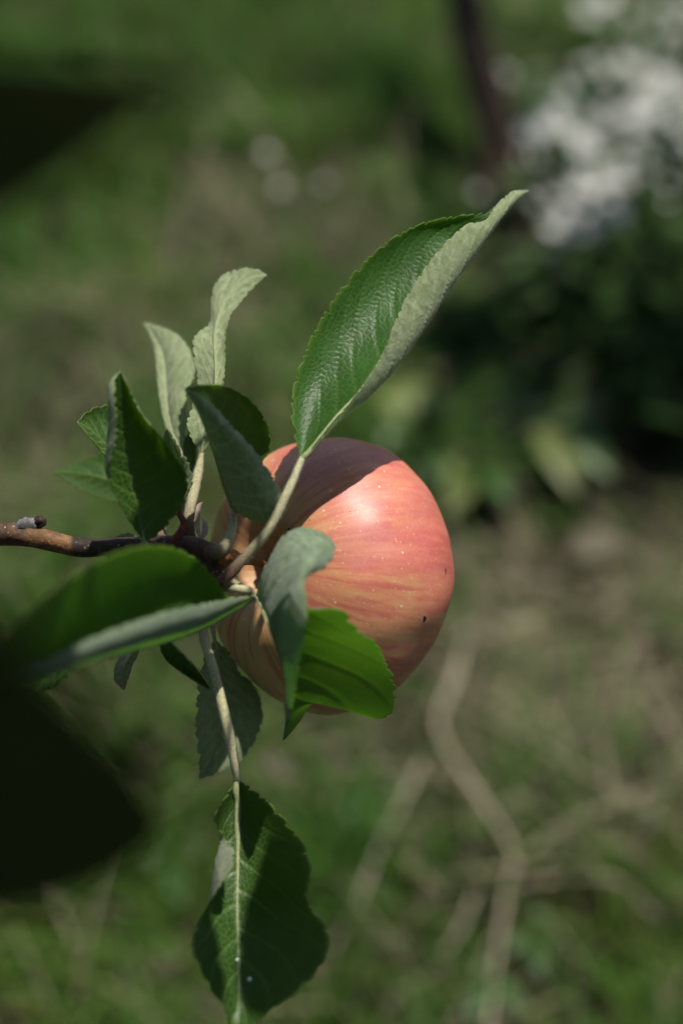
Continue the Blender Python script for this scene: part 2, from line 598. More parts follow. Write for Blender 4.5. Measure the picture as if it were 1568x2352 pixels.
def patch_field(X, Y, spots):
    f = np.zeros_like(X)
    for px, py, rad, wt in spots:
        c = ground(px, py)
        d = np.linalg.norm(c - CAM)
        sx = rad * SENSOR / LENS * d / PXW
        f += wt * np.exp(-((X - c[0]) ** 2 + ((Y - c[1]) * 0.62) ** 2) / sx ** 2)
    return f


# where the lawn is dry straw and where it is green
DRY = [(560, 530, 190, .55), (110, 850, 190, .6), (480, 720, 140, .3), (860, 120, 120, .3), (900, 640, 160, .35), (1150, 1420, 220, .9), (1400, 1480, 240, .7),
       (620, 1720, 150, .5), (330, 800, 120, .3), (60, 1000, 160, .3), (700, 1950, 110, .2), (1300, 1650, 160, .3), (1000, 1650, 200, .3),
       (540, 80, 240, -.9), (200, 480, 260, -.8), (1000, 250, 160, -.4), (330, 1000, 160, -.3), (120, 60, 260, -.8), (420, 2000, 200, -.7), (850, 1850, 160, -.3),
       (100, 2250, 220, -.2), (1350, 2050, 200, -.2), (800, 300, 180, -.3), (1230, 2180, 90, -.4)]


# grass thinned to dark soil to stand in for shrub shade; one dirt patch
BARE_SHADE = [(1450, 780, 170, 1.0), (1250, 740, 130, .7), (1560, 1000, 150, .9), (1300, 1150, 120, .9), (1480, 1170, 140, .8), (1150, 1000, 110, .5), (1250, 1330, 120, .45)]


def build_grass():
    n = 250000
    g = np.random.default_rng(5)
    # tufts: every blade belongs to one, and a tuft has its own height, vigour and dryness
    nt = 3500
    tu = g.uniform(0, 1, nt)
    TY = 0.15 + 3.6 * tu ** 0.9
    TX = g.uniform(-1, 1, nt) * (0.75 + 0.34 * TY)
    tdry = patch_field(TX, TY, DRY) + 0.30 * np.sin(9 * TX + 3 * np.sin(5 * TY)) * np.sin(8 * TY + 1.3) + g.normal(0, 0.28, nt)
    bare = patch_field(TX, TY, BARE_SHADE) + 0.8 * np.clip(np.sin(13 * TX + 2.2 * np.sin(6 * TY) + 0.5) * np.sin(10 * TY + 1.7 * np.sin(9 * TX)) - 0.35, 0, 1)
    vig = np.clip(g.lognormal(0, 0.35, nt) * (1 - 0.3 * np.clip(tdry, 0, 1)), 0.4, 2.2)
    keep = (g.uniform(0, 1, nt) > np.clip(bare, 0, 0.9))
    ids = np.where(keep)[0]
    w = np.ones(len(ids))
    ti = g.choice(ids, n, p=w / w.sum())
    spread = g.uniform(0.012, 0.05, nt)
    X = TX[ti] + g.normal(0, 1, n) * spread[ti]
    Y = TY[ti] + g.normal(0, 1, n) * spread[ti]
    isdry = g.uniform(0, 1, n) < np.clip(0.11 + 0.52 * tdry[ti], 0.02, 0.8)
    hgt = g.uniform(0.018, 0.055, n) * vig[ti] * (1 + 0.5 * g.uniform(0, 1, n) ** 4)
    wid = g.uniform(0.0016, 0.0040, n)
    wid[isdry] *= 0.8
    long = isdry & (g.uniform(0, 1, n) < 0.03)
    hgt[long] *= 2.0
    az = g.uniform(0, 2 * math.pi, n)
    lean = np.where(isdry, g.uniform(0.6, 2.2, n), g.uniform(0.2, 1.1, n))
    lean[long] = g.uniform(1.0, 2.2, long.sum())
    hgt = np.minimum(hgt, 0.11)
    tone = np.clip(g.normal(1, 0.22, nt), 0.5, 1.6)
    yel = g.uniform(0, 1, nt) ** 2
    d = np.stack([np.cos(az), np.sin(az), np.zeros(n)], 1)
    sd = np.stack([-np.sin(az), np.cos(az), np.zeros(n)], 1)
    P0 = np.stack([X, Y, bumpy(X, Y) - 0.002], 1)
    rows = []
    for f, wf in ((0, 1.0), (0.4, 0.9), (0.75, 0.6)):
        c = P0 + d * (hgt * lean * f ** 1.7)[:, None] + np.array([0, 0, 1.0]) * (hgt * f * (1 - 0.25 * f))[:, None]
        rows += [c - sd * (wid * wf * 0.5)[:, None], c + sd * (wid * wf * 0.5)[:, None]]
    tip = P0 + d * (hgt * lean)[:, None] + np.array([0, 0, 1.0]) * (hgt * 0.8)[:, None]
    V = np.stack(rows + [tip], 1).reshape(-1, 3)
    b = np.arange(n)[:, None] * 7
    tri = np.array([[0, 1, 3], [0, 3, 2], [2, 3, 5], [2, 5, 4], [4, 5, 6]])
    F = (b[:, None] + tri[None]).reshape(-1, 3)
    green = np.array([0.046, 0.140, 0.021]) * (g.uniform(0.7, 1.3, n) * tone[ti])[:, None]
    green[:, 0] += (0.012 + 0.065 * yel[ti]) * g.uniform(0.3, 1.0, n)
    straw = np.array([0.285, 0.245, 0.16]) * (g.uniform(0.45, 1.35, n) * tone[ti])[:, None]
    c = np.where(isdry[:, None], straw, green)
    c = np.hstack([c, np.ones((n, 1))])
    k = NT('lawn grass')
    col = k.attr('blade').outputs['Color']
    sh = k.prin(col, 0.65, 0.18)
    tr = k.n('BsdfTranslucent', ins={'Color': col}).outputs[0]
    m = k.out(k.mixsh(0.35, sh, tr))
    o = mesh_obj('grass', V, F, m, attrs={'blade': np.repeat(c, 7, 0)})
    tag(o, 'mixed green and straw-dry lawn grass covering the ground', 'grass', kind='stuff')


build_grass()

# ------------------------------------------------------------------ the apple
A_C = at(757, 1316, 33)
A_R = 0.0408


def to_cam(v):
    return v[0] * RGT + v[1] * UPV - v[2] * FWD


A_AX = unit(to_cam(np.array([-0.72, 0.10, 0.68])))       # towards the stalk
A_U = unit(np.cross(A_AX, np.array([0, 0, 1.0])))
A_V = np.cross(A_AX, A_U)


def apple_surface(th, ph):
    """th from the stalk (0) to the calyx (pi), ph round the axis; local coordinates in units of the radius."""
    s, c = np.sin(th), np.cos(th)
    r = np.abs(s) ** 0.92
    z = 0.80 * np.sign(c) * np.abs(c) ** 0.92
    r = r * (1 - 0.10 * np.clip(-c, 0, 1) ** 1.5)
    lob = 1 + 0.014 * np.cos(5 * ph + 0.6) * s ** 2 + 0.018 * np.cos(2 * ph + 1.0) * s ** 2 + 0.012 * np.cos(3 * ph)
    r = r * lob * (1 + 0.006 * np.sin(9 * ph + 4 * th) * np.sin(5 * th) * s + 0.004 * np.sin(14 * ph - 6 * th) * s)
    z = z - 0.46 * np.exp(-(r / 0.25) ** 1.7) * (c > 0) + 0.26 * np.exp(-(r / 0.24) ** 1.8) * (c <= 0)
    return r * np.cos(ph), r * np.sin(ph), z


def apple_material():
    k = NT('apple skin')
    co = k.n('TexCoord').outputs['Object']
    p = k.n('VectorMath', operation='SCALE', ins={0: co, 'Scale': 1.0 / A_R}).outputs[0]
    sep = k.n('SeparateXYZ', ins={0: p})
    x, y, z = sep.outputs
    flat = k.n('CombineXYZ', ins={0: x, 1: y, 2: 0.0}).outputs[0]
    ang = k.n('VectorMath', operation='NORMALIZE', ins={0: flat}).outputs[0]
    an = k.n('SeparateXYZ', ins={0: ang})
    warp = k.math('MULTIPLY', k.noise(p, 1.3, 2), 0.5)
    st = k.n('CombineXYZ', ins={0: an.outputs[0], 1: an.outputs[1], 2: k.math('ADD', k.math('MULTIPLY', z, 0.16), k.math('MULTIPLY', warp, 0.15))}).outputs[0]
    s1 = k.noise(st, 11.0, 3, 0.6)
    st2 = k.n('CombineXYZ', ins={0: an.outputs[0], 1: an.outputs[1], 2: k.math('MULTIPLY', z, 0.35)}).outputs[0]
    s2 = k.noise(st2, 30.0, 3, 0.6)
    streak = k.math('ADD', k.math('MULTIPLY', s1, 0.65), k.math('MULTIPLY', s2, 0.35))
    big = k.noise(p, 1.6, 2, 0.5)
    # blush: the side that grew towards the sun is red, the lower side yellow
    sunl = Vector((float(A_U @ SUN_DIR), float(A_V @ SUN_DIR), float(A_AX @ SUN_DIR)))
    rr = Vector((float(A_U @ RGT), float(A_V @ RGT), float(A_AX @ RGT)))
    bd = (sunl * 0.55 + rr * 0.75)
    blush = k.n('VectorMath', operation='DOT_PRODUCT', ins={0: p, 1: bd}).outputs['Value']
    b2 = k.math('ADD', k.math('MULTIPLY', blush, 0.34), k.math('ADD', k.math('MULTIPLY', big, 0.75), k.math('MULTIPLY', streak, 1.05)))
    red = k.map(b2, 0.66, 1.36)
    gnd = k.mix(k.map(k.noise(p, 2.5, 3), 0.35, 0.65), (0.58, 0.35, 0.12), (0.64, 0.42, 0.18))
    col = k.mix(k.map(red, 0.0, 0.55), gnd, (0.56, 0.190, 0.105))
    col = k.mix(k.map(red, 0.45, 1.0), col, (0.45, 0.072, 0.068))
    strong = k.map(s1, 0.51, 0.66)
    col = k.mix(k.math('MULTIPLY', strong, k.map(blush, -0.7, 0.5, 0.75, 0.26)), col, (0.42, 0.075, 0.065))
    mott = k.noise(p, 45, 3, 0.6)
    col = k.mix(k.map(mott, 0.5, 0.75, 0, 0.22), col, (0.66, 0.36, 0.20))
    # russet and green in the stalk hollow
    rad = k.n('VectorMath', operation='LENGTH', ins={0: flat}).outputs['Value']
    hol = k.math('MULTIPLY', k.math('SUBTRACT', 1.0, k.map(rad, 0.12, 0.46), clamp=True), k.math('GREATER_THAN', z, 0.0))
    col = k.mix(k.math('MULTIPLY', hol, k.map(k.noise(p, 9, 3), 0.3, 0.6)), col, (0.26, 0.15, 0.05))
    # lenticels
    vo = k.n('TexVoronoi', ins={'Vector': p, 'Scale': 9.0, 'Randomness': 1.0})
    pick = k.n('SeparateColor', ins={0: vo.outputs['Color']}).outputs[0]
    size = k.map(pick, 0.25, 1.0, 0.03, 0.15)
    dot = k.n('MapRange', clamp=True, ins={'Value': vo.outputs['Distance'], 'From Min': k.math('MULTIPLY', size, 0.45), 'From Max': size, 'To Min': 1.0, 'To Max': 0.0}).outputs[0]
    dot = k.math('MULTIPLY', dot, k.math('GREATER_THAN', pick, 0.3))
    col = k.mix(k.math('MULTIPLY', dot, 0.75), col, (0.76, 0.56, 0.32))
    vo2 = k.n('TexVoronoi', ins={'Vector': p, 'Scale': 24.0, 'Randomness': 1.0})
    dot2 = k.math('MULTIPLY', k.math('SUBTRACT', 1.0, k.map(vo2.outputs['Distance'], 0.10, 0.24), clamp=True), k.math('GREATER_THAN', k.n('SeparateColor', ins={0: vo2.outputs['Color']}).outputs[1], 0.55))
    col = k.mix(k.math('MULTIPLY', dot2, 0.45), col, (0.70, 0.46, 0.25))
    bloom = k.map(k.noise(p, 3.2, 4, 0.65), 0.45, 0.75, 0.0, 0.10)
    col = k.mix(bloom, col, (0.62, 0.50, 0.41))
    fine = k.noise(p, 60, 4, 0.6)
    nrm = k.bump(k.math('ADD', k.math('MULTIPLY', fine, 0.35), k.math('MULTIPLY', dot, 0.5)), 0.00012, 0.6)
    rough = k.map(fine, 0.3, 0.7, 0.46, 0.56)
    return k.out(k.prin(col, rough, 0.65, nrm, **{'Coat Weight': 0.22, 'Coat Roughness': 0.45, 'Subsurface Weight': 0.12, 'Subsurface Radius': (0.004, 0.0015, 0.0008), 'Subsurface Scale': 1.0}))


def build_apple():
    root = empty('apple', A_C, 'ripe red and yellow streaked apple at the end of the twig', 'apple')
    root.rotation_euler = Matrix(((A_U[0], A_V[0], A_AX[0]), (A_U[1], A_V[1], A_AX[1]), (A_U[2], A_V[2], A_AX[2]))).to_euler()
    nt, npn = 120, 160
    th = np.linspace(0.0005, math.pi - 0.0005, nt)
    ph = np.linspace(0, 2 * math.pi, npn, endpoint=False)
    TH, PH = np.meshgrid(th, ph, indexing='ij')
    V = np.stack(apple_surface(TH, PH), -1).reshape(-1, 3) * A_R
    i = np.arange(nt - 1)[:, None] * npn
    j = np.arange(npn)[None]
    F = np.stack([i + j, i + npn + j, i + npn + (j + 1) % npn, i + (j + 1) % npn], -1).reshape(-1, 4)
    me_o = mesh_obj('skin', V + A_C, F, apple_material(), root)
    R3 = np.stack([A_U, A_V, A_AX], 1)
    loc = lambda w: (w - A_C) @ R3 + A_C        # world point -> the rotated root's axes
    st = [A_C + A_AX * A_R * 0.26, A_C + A_AX * A_R * 0.55, at(575, 1288, 4), at(532, 1283, -4)]
    V, F, s, _ = tube_data([loc(np.array(p)) for p in st], [1.5, 1.1, 1.3, 2.0], 40, 12, 0.05, 3)
    mesh_obj('stalk', V, F, simple('apple stalk', (0.10, 0.045, 0.02), (0.26, 0.13, 0.05), 300, 0.65, 0.3, 0.0003), root, attrs={'along': s})
    # dark corky specks on the skin
    sm = simple('corky speck', (0.02, 0.012, 0.008), (0.07, 0.035, 0.02), 900, 0.85, 0.1)
    view = -FWD
    for px, py, rx, ry in ((985, 1420, .75, 1.1), (1031, 1306, .45, 1.3), (651, 1213, .7, .55), (812, 1167, .2, .2), (892, 1545, .3, .25), (700, 1190, .25, .2)):
        # march the sight line to the skin to find where the speck sits
        q = at(px, py, 0)
        dirv = unit(q - CAM)
        ts = np.linspace(0.42, 0.56, 1400)
        pts = (CAM + dirv * ts[:, None] - A_C) @ R3 / A_R
        Vn = me_o.data.vertices
        co = np.zeros(len(Vn) * 3, np.float32)
        Vn.foreach_get('co', co)
        co = co.reshape(-1, 3)
        # nearest vertex to the sight line, facing the camera
        o3 = (CAM - A_C) @ R3
        d3 = dirv @ R3
        w = co - o3
        al = w @ d3
        dist = np.linalg.norm(w - al[:, None] * d3, axis=1)
        cand = dist < dist.min() + 0.0012
        idx = np.where(cand)[0][np.argmin(al[cand])]
        nrm = np.array(me_o.data.vertices[int(idx)].normal)
        c = co[idx] + nrm * 0.00004
        a1 = unit(np.cross(nrm, RGT @ R3))
        a2 = np.cross(nrm, a1)
        aa = np.linspace(0, 2 * math.pi, 14, endpoint=False)
        wob = 1 + 0.2 * np.sin(3 * aa + px)
        ring = c + (np.cos(aa) * wob)[:, None] * a2 * rx * 0.001 + (np.sin(aa) * wob)[:, None] * a1 * ry * 0.001
        ring = ring - nrm * 0.0001
        V = np.vstack([ring, c + nrm * 0.00018])
        F = [(i_, (i_ + 1) % 14, 14) for i_ in range(14)]
        mesh_obj('speck', V + A_C, F, sm, root)
    return root


build_apple()

# ------------------------------------------------------------------ the fruiting branch
BR = empty('apple_branch', at(-60, 1225, 12), 'leafy apple twig with curled downy leaves carrying the red apple', 'branch')
tw = [at(-2400, 900, 120), at(-1500, 1180, 70), at(-700, 1250, 35), at(-250, 1228, 16), at(0, 1226, 6), at(90, 1236, 3), at(180, 1257, 0), at(270, 1255, -3),
      at(360, 1250, -6), at(440, 1254, -8), at(495, 1275, -8), at(536, 1284, -6)]
V, F, s, _ = tube_data(tw, [7, 5.2, 4.2, 3.6, 3.35, 3.0, 2.7, 2.5, 2.45, 2.6, 2.7, 2.0], 260, 20, 0.035, 2)
# the colour bands follow the picture's end of the twig
P_ = np.asarray(V)
along = np.clip(0.66 + (P_[:, 0] - at(20, 1230)[0]) / (at(540, 1280)[0] - at(20, 1230)[0]) * 0.34, 0, 1)
mesh_obj('twig', V, F, M['bark'], BR, attrs={'along': along})
V, F, s, _ = tube_data([at(-2400, 900, 120), at(-2700, 1600, 60), np.array([-0.42, 0.12, 0.35]), np.array([-0.45, 0.16, -0.02])], [9, 16, 24, 34], 60, 20, 0.05, 8)
mesh_obj('limb', V, F, M['bark'], BR, attrs={'along': s * 0.5})


def blob(name, c, ax, rx, ry, rz, mat, parent, seed=0, n=14, noise=0.1):
    """A small lumpy bud: an ellipsoid along ax (mm)."""
    g = np.random.default_rng(seed)
    ax = unit(np.asarray(ax, float))
    u = unit(np.cross(ax, np.array([0.3, 0.2, 0.93])))
    w = np.cross(ax, u)
    th = np.linspace(0.02, math.pi - 0.02, n)
    ph = np.linspace(0, 2 * math.pi, n, endpoint=False)
    TH, PH = np.meshgrid(th, ph, indexing='ij')
    k = 1 + noise * np.sin(3 * PH + seed) * np.sin(2 * TH + seed) + noise * 0.5 * g.normal(size=TH.shape) * np.sin(TH)
    V = c + 0.001 * (rx * np.cos(TH)[..., None] * ax + (ry * np.sin(TH) * np.cos(PH) * k)[..., None] * u + (rz * np.sin(TH) * np.sin(PH) * k)[..., None] * w)
    i = np.arange(n - 1)[:, None] * n
    j = np.arange(n)[None]
    F = np.stack([i + j, i + n + j, i + n + (j + 1) % n, i + (j + 1) % n], -1).reshape(-1, 4)
    return mesh_obj(name, V.reshape(-1, 3), F, mat, parent)


mb_w = simple('downy bud', (0.07, 0.06, 0.055), (0.26, 0.25, 0.26), 500, 0.9, 0.1, 0.0003)
mb_d = simple('dark bud tip', (0.015, 0.010, 0.009), (0.05, 0.025, 0.02), 700, 0.6, 0.3, 0.0003)
mb_o = simple('orange spur', (0.16, 0.06, 0.02), (0.40, 0.19, 0.06), 420, 0.6, 0.3, 0.0004)
bud = blob('bud', at(66, 1205, 3), at(110, 1192, 3) - at(40, 1208, 3), 3.8, 2.2, 2.2, mb_w, BR, 2, noise=0.22)
blob('bud_tip', at(92, 1198, 2.4), at(110, 1205, 3) - at(80, 1190, 3), 1.9, 1.9, 1.6, mb_d, bud, 5, noise=0.25)
blob('spur', at(524, 1280, -9), at(545, 1277, -8) - at(505, 1283, -8), 3.4, 2.4, 2.3, mb_o, BR, 4, noise=0.18)

V, F, s, _ = tube_data([at(478, 1268, -7), at(492, 1305, -7), at(503, 1350, -8)], [2.4, 2.3, 1.9], 24, 14, 0.05, 12)
mesh_obj('spur_shoot', V, F, M['bark'], BR, attrs={'along': s * 0.1 + 0.85})

# --- the big sunlit leaf, its right half rolled over
lf, P, N, T = leaf_blade('leaf',
    [(690, 1057, -12), (668, 970, -7), (673, 885, -2), (712, 775, 2), (762, 690, 5), (822, 612, 8), (890, 553, 10), (960, 514, 12), (1040, 495, 13), (1110, 487, 15), (1140, 470, 19), (1178, 441, 21), (1213, 437, 17)],
    [(690, 1057, -12), (762, 968, -10), (828, 895, -5), (880, 815, 1), (930, 735, 6), (985, 655, 10), (1050, 580, 13), (1105, 528, 15), (1143, 492, 16), (1178, 462, 18), (1213, 437, 17)],
    [(690, 1057, -12), (766, 972, -13), (828, 890, -15), (876, 813, -14), (901, 748, -13), (933, 678, -10), (976, 612, -7), (1026, 551, -3), (1072, 514, 2), (1112, 506, 5), (1135, 474, 8), (1174, 440, 12), (1213, 437, 17)],
    BR, ML=[(690, 1057, -12), (715, 975, -5), (745, 890, 1), (790, 800, 5), (842, 715, 9), (900, 635, 12), (970, 560, 14), (1040, 525, 15), (1105, 505, 15), (1143, 478, 15), (1178, 449, 16), (1213, 437, 17)],
    MR=[(690, 1057, -12), (772, 972, -12), (850, 905, -11), (915, 835, -8), (972, 755, -5), (1030, 665, -1), (1082, 592, 3), (1122, 538, 6), (1152, 497, 8), (1188, 456, 12), (1213, 437, 17)],
    rows=260, cols=36, teeth=3.0, tooth=0.55, veins=8, rel=0.5, reach0=0.40, rtooth=0.35, seed=1, rib=0.9, mats=(M['lit_up'], M['lower']), rib_mat=M['midrib'],
    petiole=[(508, 1340, -16), (560, 1283, -17), (620, 1210, -17), (660, 1130, -16)], pr=[1.7, 1.4, 1.3, 1.25], fuzz=3500)
tag(lf, 'large upright leaf, its right half rolled over to show the pale underside')
sel = (T > 0.2)
ii = RNG.choice(np.where(sel.ravel())[0], 9000)
hairs('leaf_fuzz', P.reshape(-1, 3)[ii] - N.reshape(-1, 3)[ii] * 0.00018, -N.reshape(-1, 3)[ii], M['fuzz'], lf, 0.5, seed=4, lean=1.2)

# --- narrow pale leaf seen from below, tip bent over to the right
lf, P, N, T = leaf_blade('leaf',
    [(462, 1045, 6), (492, 1000, 6), (512, 940, 8), (516, 860, 12), (520, 780, 18), (530, 725, 23), (560, 685, 27), (590, 655, 29), (613, 632, 29)],
    [(462, 1045, 6), (475, 985, 7), (493, 920, 9), (496, 850, 13), (493, 770, 20), (508, 710, 26), (535, 668, 29), (575, 640, 30), (613, 632, 29)],
    [(462, 1045, 6), (428, 985, 7), (440, 930, 11), (452, 875, 15), (443, 780, 21), (478, 742, 26), (484, 690, 29), (494, 650, 31), (520, 628, 33), (560, 615, 33), (592, 617, 31), (613, 632, 29)],
    BR, bl=0.6, br=0.4, rows=180, cols=22, tooth=0.32, veins=8, seed=2,
    petiole=[(428, 1240, -3), (432, 1195, -1), (445, 1130, 3), (455, 1085, 5)], pr=[1.8, 1.6, 1.5, 1.4], fuzz=1500, wav=0.5)
tag(lf, 'narrow pale leaf seen from below with its tip bent over')
ii = RNG.choice(P.shape[0] * P.shape[1], 3500)
hairs('leaf_fuzz', P.reshape(-1, 3)[ii] - N.reshape(-1, 3)[ii] * 0.00018, -N.reshape(-1, 3)[ii], M['fuzz'], lf, 0.45, seed=6, lean=1.2)

# --- pale leaf behind it, out of focus
lf, *_ = leaf_blade('leaf',
    [(418, 1040, 30), (432, 960, 33), (430, 905, 36), (449, 858, 40), (440, 810, 46), (408, 768, 52), (365, 748, 57), (330, 741, 60)],
    [(418, 1040, 30), (393, 985, 34), (382, 900, 41), (376, 830, 48), (362, 785, 54), (330, 741, 60)],
    [(418, 1040, 30), (386, 990, 35), (372, 930, 40), (362, 850, 48), (347, 785, 54), (330, 741, 60)],
    BR, bl=-2, br=-2, rows=90, cols=14, seed=3, tooth=0.25, petiole=[(440, 1235, 0), (432, 1160, 16), (424, 1090, 26)], pr=[1.2, 1.0, 0.9])
tag(lf, 'blurred pale leaf behind the narrow one')
lf, *_ = leaf_blade('leaf',
    [(425, 1200, 20), (412, 1120, 32), (416, 1040, 40), (425, 985, 44), (442, 948, 46)],
    [(425, 1200, 20), (428, 1120, 34), (434, 1040, 42), (438, 985, 45), (442, 948, 46)],
    [(425, 1200, 20), (442, 1120, 34), (452, 1040, 40), (448, 985, 43), (442, 948, 46)],
    BR, bl=-1, br=-1, rows=70, cols=12, seed=33, petiole=[(430, 1245, -2), (428, 1220, 10)], pr=[1.0, 0.9])
tag(lf, 'thin bright green sliver of a leaf behind the centre')

# --- folded dark leaf in the middle, arched over the apple's shoulder
lf, *_ = leaf_blade('leaf',
    [(538, 1172, -6), (575, 1198, -9), (620, 1203, -13), (655, 1182, -14), (664, 1162, -14), (630, 1100, -17), (590, 1040, -22), (540, 985, -27), (490, 930, -32), (455, 905, -35), (424, 893, -36)],
    [(538, 1172, -6), (516, 1115, -10), (496, 1050, -17), (473, 985, -24), (447, 930, -31), (424, 893, -36)],
    [(538, 1172, -6), (580, 1120, 2), (608, 1062, 6), (623, 1015, 4), (608, 960, -2), (570, 915, -11), (520, 888, -20), (468, 882, -29), (424, 893, -36)],
    BR, ML=[(538, 1172, -6), (562, 1160, -13), (580, 1130, -18), (560, 1070, -22), (525, 1010, -27), (485, 955, -32), (452, 915, -35), (424, 893, -36)],
    MR=[(538, 1172, -6), (560, 1110, 0), (560, 1040, 0), (550, 980, -5), (520, 925, -14), (478, 900, -25), (424, 893, -36)],
    rows=200, cols=28, tooth=0.55, teeth=2.8, veins=7, rel=0.3, seed=4,
    petiole=[(478, 1272, -10), (505, 1264, -12), (525, 1240, -11), (534, 1205, -8)], pr=[2.3, 1.8, 1.4, 1.25], fuzz=1800)
tag(lf, 'dark folded leaf arching in front of the apple shoulder')

# --- dark upright leaf standing on the twig
lf, *_ = leaf_blade('leaf',
    [(330, 1243, -16), (302, 1205, -19), (272, 1150, -25), (256, 1090, -31), (262, 1030, -36), (270, 960, -38), (268, 900, -37), (266, 872, -34), (276, 853, -30)],
    [(330, 1243, -16), (318, 1180, -16), (308, 1120, -17), (298, 1050, -20), (290, 980, -23), (280, 910, -27), (276, 853, -30)],
    [(330, 1243, -16), (362, 1232, -17), (395, 1195, -19), (428, 1140, -22), (430, 1085, -25), (390, 1035, -27), (350, 985, -28), (318, 935, -29), (292, 885, -30), (276, 853, -30)],
    BR, ML=[(330, 1243, -16), (308, 1200, -18), (277, 1150, -22), (253, 1090, -25), (247, 1030, -28), (250, 960, -31), (253, 900, -33), (259, 872, -33), (276, 853, -30)],
    br=-2.5, rows=170, cols=26, tooth=0.45, veins=7, rel=0.25, seed=5, wav=0.4,
    petiole=[(333, 1262, -9), (332, 1252, -13)], pr=[1.3, 1.1])
tag(lf, 'dark pointed leaf standing upright on the twig')
lf, *_ = leaf_blade('leaf',
    [(415, 1165, -9), (440, 1120, -9), (444, 1085, -10), (425, 1045, -11), (400, 1005, -12), (382, 984, -12)],
    [(415, 1165, -9), (412, 1120, -6), (408, 1070, -6), (395, 1025, -9), (382, 984, -12)],
    [(415, 1165, -9), (380, 1130, -4), (365, 1080, -3), (368, 1025, -6), (382, 984, -12)],
    BR, bl=-1, br=-1, rows=90, cols=14, seed=6, tooth=0.4, petiole=[(398, 1247, -8), (415, 1222, -9), (421, 1198, -9), (412, 1180, -9)], pr=[1.6, 1.1, 0.9, 0.8], pmat=M['petiole_red'])
tag(lf, 'small downy leaf on a red stalk tucked behind the upright one')

# --- leaf tips to the left
lf, *_ = leaf_blade('leaf',
    [(330, 1130, 4), (285, 1085, 4), (250, 1050, 3), (215, 1012, 2), (192, 985, 3), (178, 970, 4)],
    [(330, 1130, 4), (285, 1070, 9), (248, 1025, 10), (212, 990, 8), (178, 970, 4)],
    [(330, 1130, 4), (330, 1020, 16), (295, 945, 18), (250, 928, 16), (205, 940, 10), (178, 970, 4)],
    BR, rows=120, cols=20, seed=7, bl=-1.5, br=-2.5, tooth=0.4, petiole=[(372, 1250, -5), (360, 1200, -1)], pr=[1.2, 1.0])
tag(lf, 'leaf with a dark face and curled pale rim peeping out at the left')
lf, *_ = leaf_blade('leaf',
    [(350, 1160, 24), (290, 1158, 30), (230, 1145, 38), (180, 1125, 44), (122, 1084, 50)],
    [(350, 1160, 24), (290, 1115, 36), (230, 1095, 44), (175, 1085, 48), (122, 1084, 50)],
    [(350, 1160, 24), (320, 1060, 40), (260, 1030, 50), (205, 1048, 54), (160, 1070, 54), (122, 1084, 50)],
    BR, rows=80, cols=14, seed=8, bl=-1, br=-2, petiole=[(378, 1250, -5), (370, 1205, 10)], pr=[1.1, 0.9])
tag(lf, 'bright green blurred leaf pointing left')
lf, *_ = leaf_blade('leaf',
    [(345, 1262, 4), (320, 1235, 14), (290, 1222, 20), (255, 1238, 26)],
    [(345, 1262, 4), (318, 1252, 15), (290, 1248, 20), (255, 1238, 26)],
    [(345, 1262, 4), (318, 1270, 14), (290, 1275, 20), (255, 1238, 26)],
    BR, rows=60, cols=10, seed=18, petiole=[(368, 1256, -4), (358, 1262, 0)], pr=[0.9, 0.8])
tag(lf, 'small dark leaf behind the twig')

# --- stipules by the pale leaf's stalk
ms = simple('dry stipule', (0.42, 0.30, 0.24), (0.62, 0.52, 0.44), 300, 0.8, 0.2, trans=(0.5, 0.35, 0.25), tf=0.3)
for i_, q in enumerate(([(462, 1248, -4), (452, 1200, 2), (456, 1165, 6), (466, 1152, 8)], [(455, 1250, -6), (470, 1222, -4), (470, 1200, -2), (462, 1186, 0)])):
    c = [np.array(p, float) for p in q]
    w = [(0, 0, 0), (7, 2, 0), (5, 2, 0), (0, 0, 0)]
    leaf_blade('stipule', [tuple(a - np.array(b)) for a, b in zip(c, w)], [tuple(a) for a in c], [tuple(a + np.array(b)) for a, b in zip(c, w)], BR,
               rows=24, cols=5, tooth=0, veins=2, mats=(ms, ms), rib=0, seed=20 + i_)

# --- the big leaf in front, swung towards the camera, its near half folded up
lf, *_ = leaf_blade('leaf',
    [(588, 1370, -16), (550, 1370, -26), (490, 1380, -40), (400, 1398, -57), (300, 1428, -73), (200, 1468, -88), (120, 1506, -100), (40, 1530, -109), (-60, 1560, -116)],
    [(588, 1370, -16), (520, 1412, -20), (450, 1448, -29), (370, 1476, -42), (290, 1496, -56), (200, 1522, -73), (120, 1546, -88), (40, 1562, -102), (-60, 1560, -116)],
    [(588, 1370, -16), (525, 1368, -18), (500, 1332, -24), (450, 1280, -36), (380, 1252, -54), (290, 1260, -78), (200, 1300, -97), (115, 1362, -111), (30, 1445, -117), (-60, 1560, -116)],
    BR, ML=[(588, 1370, -16), (535, 1396, -28), (470, 1428, -42), (385, 1450, -58), (295, 1475, -74), (200, 1506, -88), (120, 1534, -100), (40, 1552, -109), (-60, 1560, -116)],
    MR=[(588, 1370, -16), (530, 1388, -15), (485, 1385, -20), (420, 1365, -31), (340, 1370, -47), (250, 1400, -68), (160, 1440, -87), (60, 1500, -104), (-60, 1560, -116)],
    rows=170, cols=26, seed=9, veins=8, rel=0.25, mats=(M['lit_up'], M['lit_lo']), rib_mat=M['midrib'], petiole=[(500, 1290, -8), (535, 1335, -9), (575, 1362, -13)], pr=[1.4, 1.1, 0.9])
tag(lf, 'large blurred leaf swung towards the viewer below the twig')

